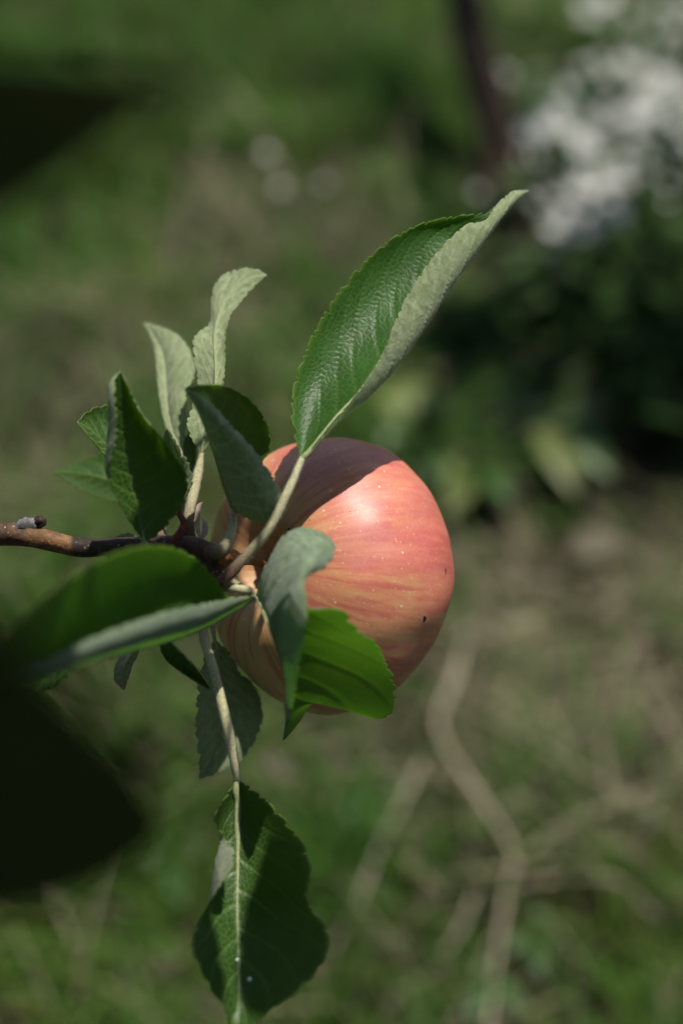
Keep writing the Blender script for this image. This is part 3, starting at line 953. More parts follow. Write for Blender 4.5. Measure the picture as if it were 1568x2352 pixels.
# --- small leaves below it
lf, *_ = leaf_blade('leaf',
    [(230, 1440, -6), (200, 1484, -10), (160, 1514, -13), (158, 1554, -15), (120, 1582, -16), (82, 1590, -17)],
    [(230, 1440, -6), (180, 1489, -12), (130, 1529, -16), (82, 1590, -17)],
    [(230, 1440, -6), (160, 1450, -12), (85, 1504, -16), (70, 1554, -17), (82, 1590, -17)],
    BR, rows=90, cols=14, seed=10, bl=1, br=1, petiole=[(250, 1262, -2), (262, 1350, 2), (245, 1410, -2)], pr=[1.1, 1.0, 0.9])
tag(lf, 'small yellow-green leaf end below the large blurred leaf')
lf, *_ = leaf_blade('leaf',
    [(330, 1450, -2), (292, 1485, -1), (268, 1520, 1), (262, 1560, 3), (285, 1585, 3)],
    [(330, 1450, -2), (300, 1500, -5), (283, 1530, -6), (280, 1560, -3), (285, 1585, 3)],
    [(330, 1450, -2), (318, 1500, 2), (306, 1525, 3), (294, 1560, 2), (285, 1585, 3)],
    BR, rows=90, cols=14, seed=12, tooth=0.35, petiole=[(345, 1256, -4), (352, 1340, 0), (345, 1410, 0)], pr=[1.1, 1.0, 0.8])
tag(lf, 'tiny curled leaf hanging below the twig')
lf, *_ = leaf_blade('leaf',
    [(370, 1440, -2), (392, 1478, -5), (425, 1512, -6), (460, 1550, -5), (483, 1583, -3)],
    [(370, 1440, -2), (388, 1482, -1), (420, 1522, 0), (455, 1558, 0), (483, 1583, -3)],
    [(370, 1440, -2), (368, 1490, -3), (385, 1520, -4), (430, 1550, -4), (462, 1572, -4), (483, 1583, -3)],
    BR, rows=110, cols=14, seed=13, tooth=0.4, bl=-1, br=-1, petiole=[(392, 1256, -5), (385, 1340, 0), (374, 1400, 0)], pr=[1.1, 1.0, 0.8])
tag(lf, 'narrow dark leaf hanging below the twig')

# --- dark leaf hanging behind the long stalk
lf, *_ = leaf_blade('leaf',
    [(492, 1468, 24), (462, 1520, 22), (450, 1600, 20), (447, 1660, 19), (453, 1730, 20), (458, 1790, 24)],
    [(492, 1468, 24), (504, 1540, 27), (510, 1610, 28), (505, 1680, 28), (485, 1740, 26), (458, 1790, 24)],
    [(492, 1468, 24), (530, 1500, 26), (552, 1545, 30), (580, 1568, 33), (601, 1615, 34), (603, 1655, 34), (585, 1705, 32), (550, 1752, 29), (508, 1775, 26), (458, 1790, 24)],
    BR, rows=140, cols=20, seed=14, bl=-2, br=-2, tooth=0.45, petiole=[(470, 1275, -4), (478, 1350, 10), (486, 1420, 20)], pr=[1.3, 1.1, 1.0],
    mats=None)
tag(lf, 'dark blue-green leaf hanging behind the long stalk')

# --- the long hanging leaf at the bottom
lf, P, N, T = leaf_blade('leaf',
    [(545, 1790, -10), (585, 1815, -14.4), (640, 1865, -19.4), (685, 1918, -23.4), (706, 1962, -27.1), (714, 2010, -29.8), (706, 2060, -30.7), (722, 2095, -33.8), (752, 2135, -38), (755, 2180, -40.7), (735, 2225, -41.4), (680, 2282, -41.7), (610, 2332, -41.6), (555, 2400, -41), (532, 2450, -39)],
    [(545, 1790, -10), (546, 1880, -11.2), (546, 1980, -14.1), (545, 2080, -18.9), (546, 2180, -24.7), (547, 2280, -31.5), (542, 2370, -37.8), (532, 2450, -39)],
    [(545, 1790, -10), (525, 1818, -13.6), (497, 1862, -19.2), (493, 1895, -19), (522, 1925, -20.1), (541, 1965, -28.6), (524, 2012, -31.4), (482, 2072, -29.3), (450, 2125, -31.5), (441, 2175, -36.5), (458, 2225, -39.4), (482, 2275, -40.2), (512, 2310, -39.3), (520, 2380, -40.5), (532, 2450, -39)],
    BR, ML=[(545, 1790, -10), (568, 1850, -10.5), (600, 1930, -14.2), (625, 2020, -19.5), (635, 2100, -24.1), (650, 2180, -29.7), (625, 2250, -32.8), (580, 2320, -35.9), (550, 2390, -40), (532, 2450, -39)],
    MR=[(545, 1790, -10), (530, 1840, -10.7), (516, 1880, -12.3), (512, 1920, -13.9), (500, 1965, -17.6), (488, 2020, -21.5), (486, 2075, -24.2), (490, 2150, -28.4), (500, 2220, -32.5), (518, 2290, -35.5), (528, 2360, -37.5), (532, 2450, -39)],
    rows=260, cols=34, tooth=0.5, teeth=3.0, veins=7, rel=0.35, seed=15, rib=1.05,
    petiole=[(462, 1262, -5), (462, 1380, 0), (468, 1460, -3), (490, 1540, -9), (520, 1660, -13), (538, 1750, -12)], pr=[1.8, 1.5, 1.4, 1.35, 1.4, 1.35], fuzz=5000)
tag(lf, 'long dark leaf hanging from a pale stalk at the bottom')
md = NT('pale egg')
md = md.out(md.prin((0.7, 0.75, 0.72), 0.25, 0.6))
for px, py, rad in ((573, 2250, 0.62), (543, 2207, 0.5)):
    kk = np.linalg.norm((P.reshape(-1, 3) - CAM) - ((P.reshape(-1, 3) - CAM) @ unit(at(px, py) - CAM))[:, None] * unit(at(px, py) - CAM), axis=1).argmin()
    blob('droplet', P.reshape(-1, 3)[kk] + N.reshape(-1, 3)[kk] * 0.00035, N.reshape(-1, 3)[kk], rad * 0.8, rad, rad, md, lf, 3, noise=0.02)

# --- the folded leaf in front of the apple: blue-grey underside near, bright green half beyond
lf, *_ = leaf_blade('leaf',
    [(590, 1367, -14), (650, 1372, -36), (710, 1402, -44), (786, 1398, -46), (830, 1445, -37), (868, 1478, -28), (890, 1530, -15), (910, 1572, -5), (900, 1630, 4), (862, 1645, 5), (825, 1605, -2), (792, 1572, -9), (740, 1600, -8), (690, 1660, -8), (650, 1702, -10)],
    [(590, 1367, -14), (612, 1420, -34), (638, 1490, -32), (655, 1560, -26), (658, 1630, -18), (650, 1702, -10)],
    [(590, 1367, -14), (612, 1290, -22), (650, 1222, -27), (712, 1208, -26), (766, 1248, -25), (745, 1300, -35), (700, 1330, -48), (702, 1410, -55), (694, 1500, -49), (682, 1590, -37), (668, 1650, -24), (650, 1702, -10)],
    BR, MR=[(590, 1367, -14), (608, 1330, -24), (630, 1290, -31), (660, 1268, -35), (685, 1275, -38), (690, 1310, -46), (668, 1380, -48), (662, 1450, -46), (662, 1530, -40), (662, 1600, -31), (658, 1650, -22), (650, 1702, -10)],
    rows=200, cols=28, tooth=0.75, teeth=3.2, veins=6, rel=0.4, seed=16, wav=0.8, mats=(M['lit_up'], M['lit_lo']), rib_mat=M['midrib'],
    petiole=[(505, 1345, -12), (540, 1352, -15), (570, 1357, -15)], pr=[1.5, 1.3, 1.2], fuzz=800)
tag(lf, 'leaf folded in front of the apple, blue-grey below and bright green above')

# ------------------------------------------------------------------ the shoot close to the lens
FS = empty('apple_shoot', at(-500, 1700, -275), 'very dark blurred leaves of a nearer shoot at the left edge', 'shoot')
V, F, s, _ = tube_data([np.array([-0.42, 0.10, 0.30]), at(-1500, 2300, -200), at(-700, 1900, -275), at(-420, 1200, -278), at(-380, 400, -278)], [6, 4, 2.6, 2.0, 1.4], 80, 12, 0.04, 3)
mesh_obj('twig', V, F, M['bark'], FS, attrs={'along': s * 0.5})
lf, *_ = leaf_blade('leaf',
    [(-400, 1650, -284), (-200, 1360, -306), (0, 1380, -310), (110, 1530, -302), (250, 1675, -290), (350, 1790, -280), (400, 1915, -268)],
    [(-400, 1650, -284), (-200, 1700, -282), (0, 1740, -280), (190, 1810, -276), (400, 1915, -268)],
    [(-400, 1650, -284), (-250, 2000, -256), (-50, 2100, -248), (150, 2070, -252), (300, 2000, -260), (400, 1915, -268)],
    FS, rows=70, cols=14, seed=40, mats=(M['shaded_up'], M['shaded_lo']), rib_mat=M['midrib'], petiole=[(-480, 1500, -290), (-440, 1580, -287)], pr=[1.0, 0.9])
tag(lf, 'almost black blurred leaf at the lower left')
lf, *_ = leaf_blade('leaf',
    [(-380, 330, -282), (-200, 150, -296), (-20, 125, -298), (150, 140, -294), (310, 165, -286), (490, 190, -276)],
    [(-380, 330, -282), (-200, 310, -281), (0, 290, -279), (190, 250, -278), (490, 190, -276)],
    [(-380, 330, -282), (-220, 520, -262), (-40, 505, -256), (120, 415, -262), (300, 285, -270), (490, 190, -276)],
    FS, rows=70, cols=14, seed=41, mats=(M['shaded_up'], M['shaded_lo']), rib_mat=M['midrib'], petiole=[(-400, 500, -280), (-395, 400, -281)], pr=[1.0, 0.9])
tag(lf, 'dark blurred leaf at the upper left')
# leaves added overhead, out of the picture, to shade chosen leaves below
SH = [(150, 1750, -278, 0.150, 0.085, 0.062), (-60, 1650, -278, 0.165, 0.08, 0.06), (120, 290, -276, 0.125, 0.08, 0.058), (-80, 300, -276, 0.14, 0.07, 0.055), (330, 1850, -272, 0.16, 0.07, 0.05),
      (410, 1310, -18, 0.225, 0.034, 0.030), (684, 2130, -35, 0.30, 0.058, 0.0270), (448, 2150, -35, 0.31, 0.046, 0.0165), (500, 1375, 14, 0.245, 0.040, 0.023), (516, 1160, 28, 0.25, 0.024, 0.017)]
tp = [at(-380, 400, -278)]
for i_, (px, py, z, t_, ln, wd) in enumerate(SH):
    c_ = at(px, py, z) + SUN_DIR * t_
    ax_ = unit(np.array([0.9, 0.25 - 0.2 * i_, 0.0]))
    if i_ > 5:
        ax_ = UPV
    ax_ = unit(ax_ - SUN_DIR * (ax_ @ SUN_DIR))
    simple_leaf(FS, c_ - ax_ * ln * 0.5, c_ + ax_ * ln * 0.5, wd, SUN_DIR, None, 400 + i_, bend=0.05)
    tp.append(c_ - ax_ * ln * 0.5)
V, F, s, _ = tube_data([tp[0], tp[0] * 0.5 + tp[3] * 0.5 + np.array([-0.02, -0.01, 0.01]), tp[4], tp[3], tp[2], tp[1], tp[5], tp[6], tp[10], tp[9], tp[8], tp[7]], [1.6, 1.5, 1.4, 1.3, 1.2, 1.1, 1.0, 1.0, 1.0, 0.9, 0.9, 0.8], 110, 8, 0.04, 4)
mesh_obj('added_twig', V, F, M['bark'], FS, attrs={'along': s * 0.5})  # carries the added shade leaves

# more unseen leaves added overhead to darken the two near leaves
gq = np.random.default_rng(15)
for q in range(52):
    dq = gq.uniform(0.09, 0.24)
    c_ = CAM + FWD * dq + RGT * gq.uniform(-0.11, 0.02) + UPV * (0.3 * dq + gq.uniform(0.048, 0.11))
    ax_ = unit(np.array([gq.normal(), gq.normal(), -0.2]))
    simple_leaf(FS, c_ - ax_ * 0.035, c_ + ax_ * 0.035, 0.045, (gq.normal() * 0.3, gq.normal() * 0.3, 1), None, 430 + q, bend=0.08)

# ------------------------------------------------------------------ behind: woody stem, flowers, weeds, straw
M['wood'] = simple('dark bark', (0.024, 0.016, 0.010), (0.070, 0.048, 0.030), 60, 0.85, 0.2, 0.004)
b0 = ground(1215, 640)
b0[2] = bumpy(b0[0], b0[1]) - 0.01
sap = empty('sapling', b0, 'thin dark leaning woody stem behind the large leaf tip', 'sapling')
dS = (b0 - CAM) @ FWD
V, F, s, _ = tube_data([b0, atd(1178, 470, dS + 0.02), atd(1128, 250, dS + 0.05), atd(1086, 90, dS + 0.07), atd(1045, -120, dS + 0.1), atd(1000, -420, dS + 0.12)], [26, 24, 23, 22, 21, 20], 80, 16, 0.06, 5)
mesh_obj('trunk', V, F, M['wood'], sap, attrs={'along': s})

# unseen leaf mass added above the picture to shade the ground under the flowers
gs = np.random.default_rng(8)
cpts = []
for q in range(4):
    tip_ = np.array([0.16 + 0.12 * q, 1.02 + 0.02 * (q % 2), 0.0]) + SUN_DIR * (1.0 + 0.08 * q)
    a_ = atd(1020 - 40 * q, -300 - 60 * q, dS + 0.11)
    V, F, s, _ = tube_data([a_, a_ * 0.5 + tip_ * 0.5 + np.array([0, 0, 0.06]), tip_], [12, 8, 4], 30, 10, 0.05, q)
    mesh_obj('limb', V, F, M['wood'], sap, attrs={'along': s})
nl = 200
G0 = np.stack([gs.uniform(0.06, 0.60, nl), gs.uniform(0.78, 1.02, nl), np.zeros(nl)], 1) + SUN_DIR * gs.uniform(0.95, 1.4, nl)[:, None]
dl = unit(gs.normal(size=(nl, 3)) * np.array([1, 1, 0.5]))
wl = unit(np.cross(dl, gs.normal(size=(nl, 3)) * 0.35 + np.array([0, 0, 1.0])))
Ll = gs.uniform(0.05, 0.08, nl)[:, None]
V = np.stack([G0 - dl * Ll * 0.5, G0 + wl * Ll * 0.27, G0 + dl * Ll * 0.5, G0 - wl * Ll * 0.27], 1).reshape(-1, 3)
bl_ = np.arange(nl)[:, None] * 4
mesh_obj('shade_crown', V, np.concatenate([bl_ + np.array([[0, 1, 2]]), bl_ + np.array([[0, 2, 3]])]),
         simple('added shade leaves', (0.03, 0.07, 0.012), (0.05, 0.10, 0.02), 8, 0.5, 0.3, trans=(0.06, 0.12, 0.02), tf=0.25), sap, smooth=False)

M['petal'] = simple('white petals', (0.72, 0.73, 0.71), (0.82, 0.81, 0.78), 80, 0.6, 0.3, trans=(0.8, 0.8, 0.76), tf=0.3)
M['pollen'] = simple('flower centre', (0.35, 0.22, 0.05), (0.5, 0.36, 0.08), 300, 0.8, 0.2)
M['stem'] = simple('green stem', (0.045, 0.075, 0.02), (0.08, 0.12, 0.035), 90, 0.6, 0.3)
M['bg_up'] = leaf_upper('weed leaf upper side', (0.045, 0.10, 0.022), (0.09, 0.17, 0.04), (0.20, 0.40, 0.05), 0.4, 0.42, fine=False)
M['bg_lo'] = leaf_lower('weed leaf underside', (0.12, 0.17, 0.07), (0.2, 0.4, 0.08), 0.4, fine=False)
M['yl_up'] = leaf_upper('yellowing leaf upper side', (0.18, 0.22, 0.06), (0.22, 0.25, 0.08), (0.44, 0.48, 0.07), 0.4, 0.45, fine=False)
M['yl_lo'] = leaf_lower('yellowing leaf underside', (0.22, 0.25, 0.10), (0.4, 0.45, 0.1), 0.4, fine=False)
M['dk_up'] = leaf_upper('bush leaf upper side', (0.018, 0.044, 0.011), (0.035, 0.07, 0.02), (0.06, 0.15, 0.02), 0.25, 0.75, fine=False, spec=0.05)
M['dk_lo'] = leaf_lower('bush leaf underside', (0.030, 0.050, 0.022), (0.06, 0.15, 0.03), 0.25, fine=False)


def flower_mesh(c, up, rad, seed):
    """One many-petalled bloom: a dished disc with a lobed margin (connected)."""
    g = np.random.default_rng(seed)
    up = unit(np.asarray(up, float))
    u = unit(np.cross(up, np.array([0.3, 0.9, 0.2])))
    w = np.cross(up, u)
    n, m = 40, 7
    a = np.linspace(0, 2 * math.pi, n, endpoint=False)
    V = [c]
    for i in range(1, m + 1):
        f = i / m
        lob = 1 - 0.55 * f ** 2 * (0.5 - 0.5 * np.cos(8 * a)) ** 2
        r = rad * f * lob * (1 + 0.04 * g.normal(size=n))
        z = rad * (0.35 * f ** 2 - 0.25 * f) + rad * 0.10 * f * np.cos(8 * a)
        V += list(c + (r * np.cos(a))[:, None] * u + (r * np.sin(a))[:, None] * w + z[:, None] * up)
    F = [(0, 1 + j, 1 + (j + 1) % n) for j in range(n)]
    for i in range(m - 1):
        for j in range(n):
            F.append((1 + i * n + j, 1 + (i + 1) * n + j, 1 + (i + 1) * n + (j + 1) % n, 1 + i * n + (j + 1) % n))
    return np.array(V), F


def flower_plant(stems, label, seed):
    """stems: (px, py, depth, radius mm) of each bloom; the plant stands on the lawn below them."""
    stems = [(px, py, d + 0.14, r * 1.08) for px, py, d, r in stems]
    g = np.random.default_rng(seed)
    heads = [atd(px, py, d) for px, py, d, r in stems]
    base = np.mean(heads, 0)
    base[2] = bumpy(base[0], base[1]) - 0.004
    root = empty('flowering_plant', base, label, 'flower', 'white flowers at the upper right')
    stems = [(px + g.normal() * 36, py + g.normal() * 30, d + g.normal() * 0.04, r * (0.36 + 0.6 * g.uniform() ** 1.8)) for px, py, d, r in stems for _ in range(4)]
    heads = [atd(px, py, d) for px, py, d, r in stems]
    for (px, py, d, r), h in zip(stems, heads):
        up = unit(np.array([g.normal() * 0.3, -0.25 + g.normal() * 0.25, 1.0]))
        foot = base + np.array([g.normal() * 0.012, g.normal() * 0.012, 0])
        m = (h + foot) / 2 + np.array([g.normal() * 0.012, g.normal() * 0.012, 0.02])
        V, F, s, _ = tube_data([foot, m, h - up * 0.002], [1.7, 1.4, 1.1], 16, 6)
        st = mesh_obj('stem', V, F, M['stem'], root, attrs={'along': s})
        V, F = flower_mesh(h, up, r * 0.00112, seed * 31 + int(px))
        fl = mesh_obj('bloom', V, F, M['petal'], root)
        blob('bloom_centre', h + up * 0.001, up, r * 0.16, r * 0.22, r * 0.22, M['pollen'], fl, 1, 8)
        for q in range(1):
            f = g.uniform(0.15, 0.6)
            p = foot * (1 - f) + h * f
            a = g.uniform(0, 2 * math.pi)
            dv = np.array([math.cos(a), math.sin(a), 0.25])
            simple_leaf(root, p, p + dv * g.uniform(0.035, 0.06), g.uniform(0.012, 0.02), (0, 0, 1), (M['bg_up'], M['bg_lo']), seed * 7 + q)
    return root


g = np.random.default_rng(77)
plants = [
    ('white flowers nearest the dark woody stem', [(1245, 300, 1.62, 13), (1300, 260, 1.66, 14), (1290, 330, 1.60, 12), (1340, 230, 1.68, 13), (1225, 340, 1.6, 9)]),
    ('brightest white bloom cluster low in the group', [(1350, 360, 1.56, 16), (1375, 400, 1.55, 14), (1330, 395, 1.56, 12), (1360, 320, 1.6, 12)]),
    ('white flowers right of the brightest cluster', [(1440, 400, 1.56, 14), (1470, 370, 1.58, 13), (1430, 350, 1.6, 11), (1500, 410, 1.57, 10)]),
    ('lowest white flowers, just right of the large leaf tip', [(1330, 510, 1.5, 13), (1290, 520, 1.5, 10), (1350, 540, 1.48, 10), (1240, 490, 1.5, 8), (1265, 560, 1.48, 8)]),
    ('white flowers above the middle of the group', [(1400, 270, 1.66, 13), (1450, 240, 1.7, 14), (1410, 210, 1.72, 11), (1480, 290, 1.66, 12)]),
    ('white flowers at the right picture edge', [(1540, 210, 1.7, 16), (1560, 260, 1.68, 15), (1520, 250, 1.68, 12), (1560, 330, 1.64, 14), (1530, 300, 1.64, 11), (1580, 180, 1.7, 14)]),
    ('topmost white flowers near the corner', [(1395, 30, 1.95, 16), (1420, 55, 1.94, 12), (1545, 10, 1.95, 14), (1500, 50, 1.95, 12)]),
    ('white flowers in the gap just under the topmost ones', [(1430, 130, 1.85, 13), (1400, 150, 1.85, 11), (1550, 120, 1.85, 13), (1450, 160, 1.84, 10)]),
    ('lone white flower beside the woody stem', [(1190, 185, 1.85, 10), (1260, 160, 1.85, 8)]),
]
for i_, (lab, st) in enumerate(plants):
    flower_plant(st, lab, 50 + i_)


def daisy(px, py, r, label, seed):
    c = ground(px, py, 0.05)
    base = np.array([c[0], c[1], bumpy(c[0], c[1]) - 0.004])
    root = empty('daisy', base, label, 'flower', 'small flowers in the lawn')
    V, F, s, _ = tube_data([base, (base + c) / 2 + np.array([0.003, 0.002, 0]), c], [0.9, 0.8, 0.7], 10, 6)
    mesh_obj('stem', V, F, M['stem'], root, attrs={'along': s})
    V, F = flower_mesh(c, (0.1, -0.3, 1), r * 0.001, seed)
    fl = mesh_obj('bloom', V, F, M['petal'], root)
    blob('bloom_centre', c + np.array([0, 0, 0.001]), (0, 0, 1), r * 0.16, r * 0.25, r * 0.25, M['pollen'], fl, 1, 8)


daisy(614, 350, 7, 'uppermost of three faint pale flowers in the lawn', 1)
daisy(645, 430, 6.5, 'lower left of three faint pale flowers in the lawn', 2)
daisy(745, 420, 5, 'right one of three faint pale flowers in the lawn', 3)
daisy(1100, 440, 7, 'faint pale flower left of the woody stem', 4)


def bush(px, py, label, n, rad, height, seed, mats, leaf=(0.03, 0.055)):
    g = np.random.default_rng(seed)
    b = ground(px, py)
    b[2] = bumpy(b[0], b[1]) - 0.005
    root = empty('shrub', b, label, 'shrub', 'shrubs at the right')
    for i in range(n):
        a = g.uniform(0, 2 * math.pi)
        rr = rad * g.uniform(0.1, 1.0) ** 0.6
        h = height * g.uniform(0.35, 1.0) * (1 - 0.4 * rr / rad)
        tipp = b + np.array([math.cos(a) * rr, math.sin(a) * rr, h])
        V, F, s, _ = tube_data([b, b * 0.5 + tipp * 0.5 + np.array([0, 0, h * 0.1]), tipp], [2.2, 1.6, 0.9], 12, 6)
        mesh_obj('stem', V, F, M['stem'], root, attrs={'along': s})
        for q in range(5):
            f = g.uniform(0.35, 1.0)
            p = b * (1 - f) + tipp * f
            aa = g.uniform(0, 2 * math.pi)
            dv = unit(np.array([math.cos(aa), math.sin(aa), g.uniform(-0.3, 0.5)]))
            ln = g.uniform(*leaf)
            simple_leaf(root, p, p + dv * ln, ln * g.uniform(0.4, 0.6), (g.normal() * 0.3, g.normal() * 0.3, 1), mats, seed + i * 9 + q)
    return root


bush(1470, 800, 'dark leafy shrub under the white flowers at the right edge', 34, 0.14, 0.17, 91, (M['dk_up'], M['dk_lo']))
bush(1280, 770, 'dark green shrub below the lowest white flowers', 26, 0.11, 0.11, 92, (M['dk_up'], M['dk_lo']))
bush(1130, 830, 'low dark shrub below the large leaf', 20, 0.10, 0.07, 94, (M['dk_up'], M['dk_lo']))
bush(1600, 1000, 'dim shrub at the right edge beside the apple', 22, 0.09, 0.13, 93, (M['dk_up'], M['dk_lo']))


def weed(leaves, label, seed):
    """leaves: (base px, base py, tip px, tip py, height mm, width px, yellow?)"""
    g = np.random.default_rng(seed)
    bs = np.mean([ground(l[0], l[1]) for l in leaves], 0)
    bs[2] = bumpy(bs[0], bs[1]) - 0.003
    root = empty('weed', bs, label, 'weed', 'broad-leaved weeds in the lawn')
    for i, (x0, y0, x1, y1, h, w, ye) in enumerate(leaves):
        p0 = ground(x0, y0, h * 0.0008)
        p1 = ground(x1, y1, h * 0.001)
        wid = w * SENSOR / LENS / PXW * np.linalg.norm(p0 - CAM)
        mt = (M['yl_up'], M['yl_lo']) if ye else (M['bg_up'], M['bg_lo'])
        o = simple_leaf(root, p0, p1, wid, (g.normal() * 0.15, -0.3, 1), mt, seed + i, bend=0.12)
        V, F, s, _ = tube_data([bs, (bs + p0) / 2 + np.array([0, 0, h * 0.0003]), p0], [1.4, 1.2, 1.0], 12, 6)
        mesh_obj('petiole', V, F, M['stem'], o, attrs={'along': s})
    return root


weed([(980, 960, 870, 905, 70, 110, True), (990, 970, 950, 870, 75, 90, True), (1000, 980, 1030, 900, 60, 60, False), (960, 990, 880, 1020, 60, 90, False), (1000, 1010, 1060, 1090, 50, 90, True), (980, 1010, 1000, 1100, 50, 80, False)],
     'yellow-green weed just above the apple', 61)
weed([(1230, 950, 1320, 1120, 60, 95, True), (1260, 960, 1400, 1080, 65, 100, False), (1220, 980, 1130, 1050, 50, 80, True), (1220, 940, 1130, 900, 50, 60, False), (1270, 940, 1400, 930, 50, 50, False)],
     'weed with a pale yellow and a bright green leaf right of the apple', 62)
weed([(1070, 1090, 1030, 1170, 50, 80, True), (1090, 1080, 1170, 1150, 50, 90, False), (1060, 1070, 980, 1060, 50, 70, False), (1100, 1060, 1180, 1030, 50, 60, True)],
     'small weed close beside the apple', 63)
weed([(1230, 2160, 1250, 2250, 35, 60, False), (1230, 2150, 1290, 2170, 35, 60, False), (1220, 2150, 1170, 2190, 35, 55, False), (1230, 2140, 1240, 2080, 35, 50, False)],
     'small bright green weed at the lower right', 64)
weed([(1130, 2260, 1080, 2340, 35, 70, False), (1150, 2250, 1190, 2330, 35, 60, False), (1140, 2240, 1090, 2210, 35, 55, False)],
     'small weed at the bottom edge', 65)
weed([(850, 1850, 760, 1880, 35, 70, False), (860, 1850, 900, 1930, 35, 60, False), (870, 1840, 930, 1800, 35, 60, False), (850, 1840, 830, 1770, 35, 50, False)],
     'green weed below the apple', 66)
weed([(380, 1980, 300, 1960, 40, 80, False), (390, 1990, 420, 2070, 40, 70, False), (400, 1970, 470, 1930, 40, 60, False), (380, 1970, 360, 1900, 40, 60, False)],
     'green weed left of the hanging leaf', 67)

M['straw'] = simple('dry straw', (0.22, 0.185, 0.125), (0.42, 0.36, 0.26), 60, 0.8, 0.2, 0.001)


def stalk(pts, rad, label, seed):
    P3 = [ground(px, py, h * 0.0007) for px, py, h in pts]
    root = mesh_obj('dry_stalk', *tube_data(P3, [rad * 0.52 * f for f in np.linspace(1, 0.6, len(P3))], 60, 8, 0.16, seed)[:2], M['straw'])
    tag(root, label, 'stalk', 'dry stalks lying on the lawn')


stalk([(1075, 1420, 40), (1050, 1540, 70), (1008, 1670, 90), (1080, 1800, 95), (1175, 1950, 80), (1165, 2040, 70), (1140, 2200, 60), (1118, 2420, 40)], 4.2, 'longest dry stalk, zigzagging down from the apple', 1)
stalk([(1180, 1985, 50), (1290, 1900, 60), (1420, 1840, 60), (1600, 1770, 40)], 2.4, 'straight dry stalk rising right from the zigzag bend', 2)
stalk([(1180, 2035, 50), (1290, 2020, 60), (1410, 2020, 60), (1490, 2090, 50), (1600, 2190, 30)], 3.4, 'curved dry stalk running right below the straight one', 3)
stalk([(985, 1720, 40), (930, 1830, 60), (870, 1950, 60), (820, 2080, 55), (760, 2180, 40)], 3.2, 'dry stalk slanting down left between hanging leaf and zigzag stalk', 4)
stalk([(1090, 2050, 30), (1060, 2130, 40), (1020, 2190, 30)], 3.0, 'short dry stalk left of the zigzag stalk', 5)
stalk([(820, 1580, 40), (850, 1700, 50), (890, 1810, 40)], 1.2, 'thin dry stalk just under the apple', 6)
stalk([(1000, 2370, 30), (1150, 2340, 40), (1300, 2290, 30)], 2.2, 'dry stalk crossing at the bottom edge', 7)
stalk([(1050, 950, 60), (1250, 935, 70), (1420, 880, 80), (1600, 820, 70)], 1.4, 'thin dry stalk across the shade right of the large leaf', 8)
stalk([(1060, 1350, 20), (1200, 1330, 30), (1340, 1350, 20)], 2.5, 'dry stalk on the bare patch right of the apple', 9)

M['dead'] = leaf_upper('dead leaf', (0.095, 0.078, 0.052), (0.13, 0.105, 0.072), (0.3, 0.2, 0.1), 0.15, 0.7, fine=False)


def dead_leaf(x0, y0, x1, y1, w, label, seed):
    p0, p1 = ground(x0, y0, 0.03), ground(x1, y1, 0.035)
    wid = w * SENSOR / LENS / PXW * np.linalg.norm(p0 - CAM)
    o = simple_leaf(None, p0, p1, wid, (0.1, -0.2, 1), (M['dead'], M['dead']), seed, name='dead_leaf', bend=0.12)
    tag(o, label, 'dead leaf', 'dead leaves on the lawn')


dead_leaf(1300, 1275, 1440, 1240, 85, 'pale dead leaf right of the apple', 70)
dead_leaf(590, 1720, 660, 1790, 80, 'brown dead leaf behind the hanging stalk', 72)


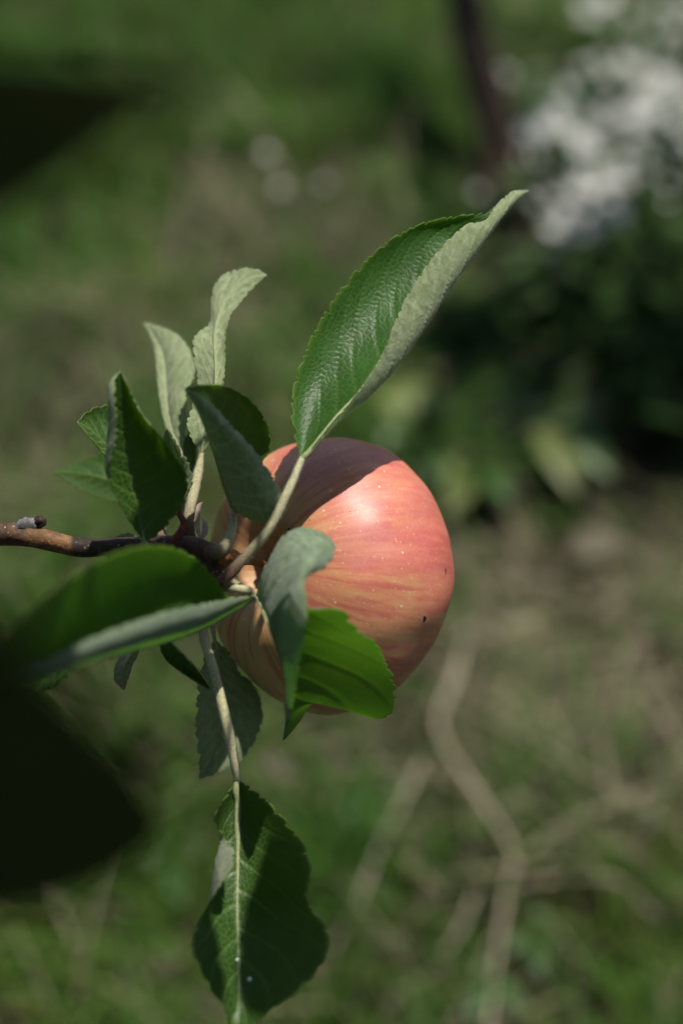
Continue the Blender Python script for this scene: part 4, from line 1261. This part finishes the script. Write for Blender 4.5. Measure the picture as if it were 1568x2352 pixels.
# ------------------------------------------------------------------ tree added out of view, behind and left, to cut sky light
def build_shade_tree():
    g = np.random.default_rng(21)
    root = empty('shade_tree', (-0.9, -1.0, 0.0), 'unseen leafy tree added behind and left of the viewer to deepen shade', 'tree')
    V, F, s, _ = tube_data([(-0.9, -1.0, -0.03), (-0.88, -1.02, 0.5), (-0.8, -1.05, 1.2), (-0.7, -1.1, 1.9)], [70, 58, 48, 26], 40, 20, 0.05, 2)
    mesh_obj('trunk', V, F, M['wood'], root, attrs={'along': s})
    for a, b in (((-0.86, -1.02, 0.8), (0.1, -1.05, 1.5)), ((-0.82, -1.05, 1.1), (0.7, -1.2, 1.9)), ((-0.85, -1.0, 0.9), (-1.1, 0.2, 1.4)), ((-0.86, -1.0, 0.6), (0.9, -1.0, 0.9))):
        a, b = np.array(a), np.array(b)
        V, F, s, _ = tube_data([a, a * 0.6 + b * 0.4 + np.array([0, 0, 0.1]), b], [26, 18, 6], 30, 12, 0.05, 3)
        mesh_obj('limb', V, F, M['wood'], root, attrs={'along': s})
    n = 16000
    P = np.stack([g.uniform(-1.7, 1.7, n), g.uniform(-1.7, -0.62, n), 0.25 + 2.3 * g.uniform(0, 1, n)], 1)
    m = n // 3
    P[:m] = np.stack([g.uniform(-1.8, -0.85, m), g.uniform(-0.7, 1.0, m), g.uniform(0.3, 2.2, m)], 1)
    clump = np.sin(5 * P[:, 0] + 1) + np.sin(6 * P[:, 2]) + np.sin(5 * P[:, 1])
    P = P[clump > -1.2]
    n = len(P)
    d = unit(g.normal(size=(n, 3)) + np.array([0, 0, -0.4]))
    w = unit(np.cross(d, g.normal(size=(n, 3)) * 0.5 + np.array([0, 0, 1.0])))
    nn = np.cross(d, w)
    L = g.uniform(0.05, 0.09, n)[:, None]
    V = np.stack([P, P + d * L * 0.45 + w * L * 0.28 + nn * L * 0.08, P + d * L, P + d * L * 0.45 - w * L * 0.28 + nn * L * 0.08], 1).reshape(-1, 3)
    b = np.arange(n)[:, None] * 4
    F = np.concatenate([b + np.array([[0, 1, 2]]), b + np.array([[0, 2, 3]])])
    mt = simple('tree leaves', (0.03, 0.07, 0.012), (0.05, 0.10, 0.02), 8, 0.5, 0.3, trans=(0.1, 0.2, 0.03), tf=0.3)
    mesh_obj('shade_crown', V, F, mt, root, smooth=False)


build_shade_tree()
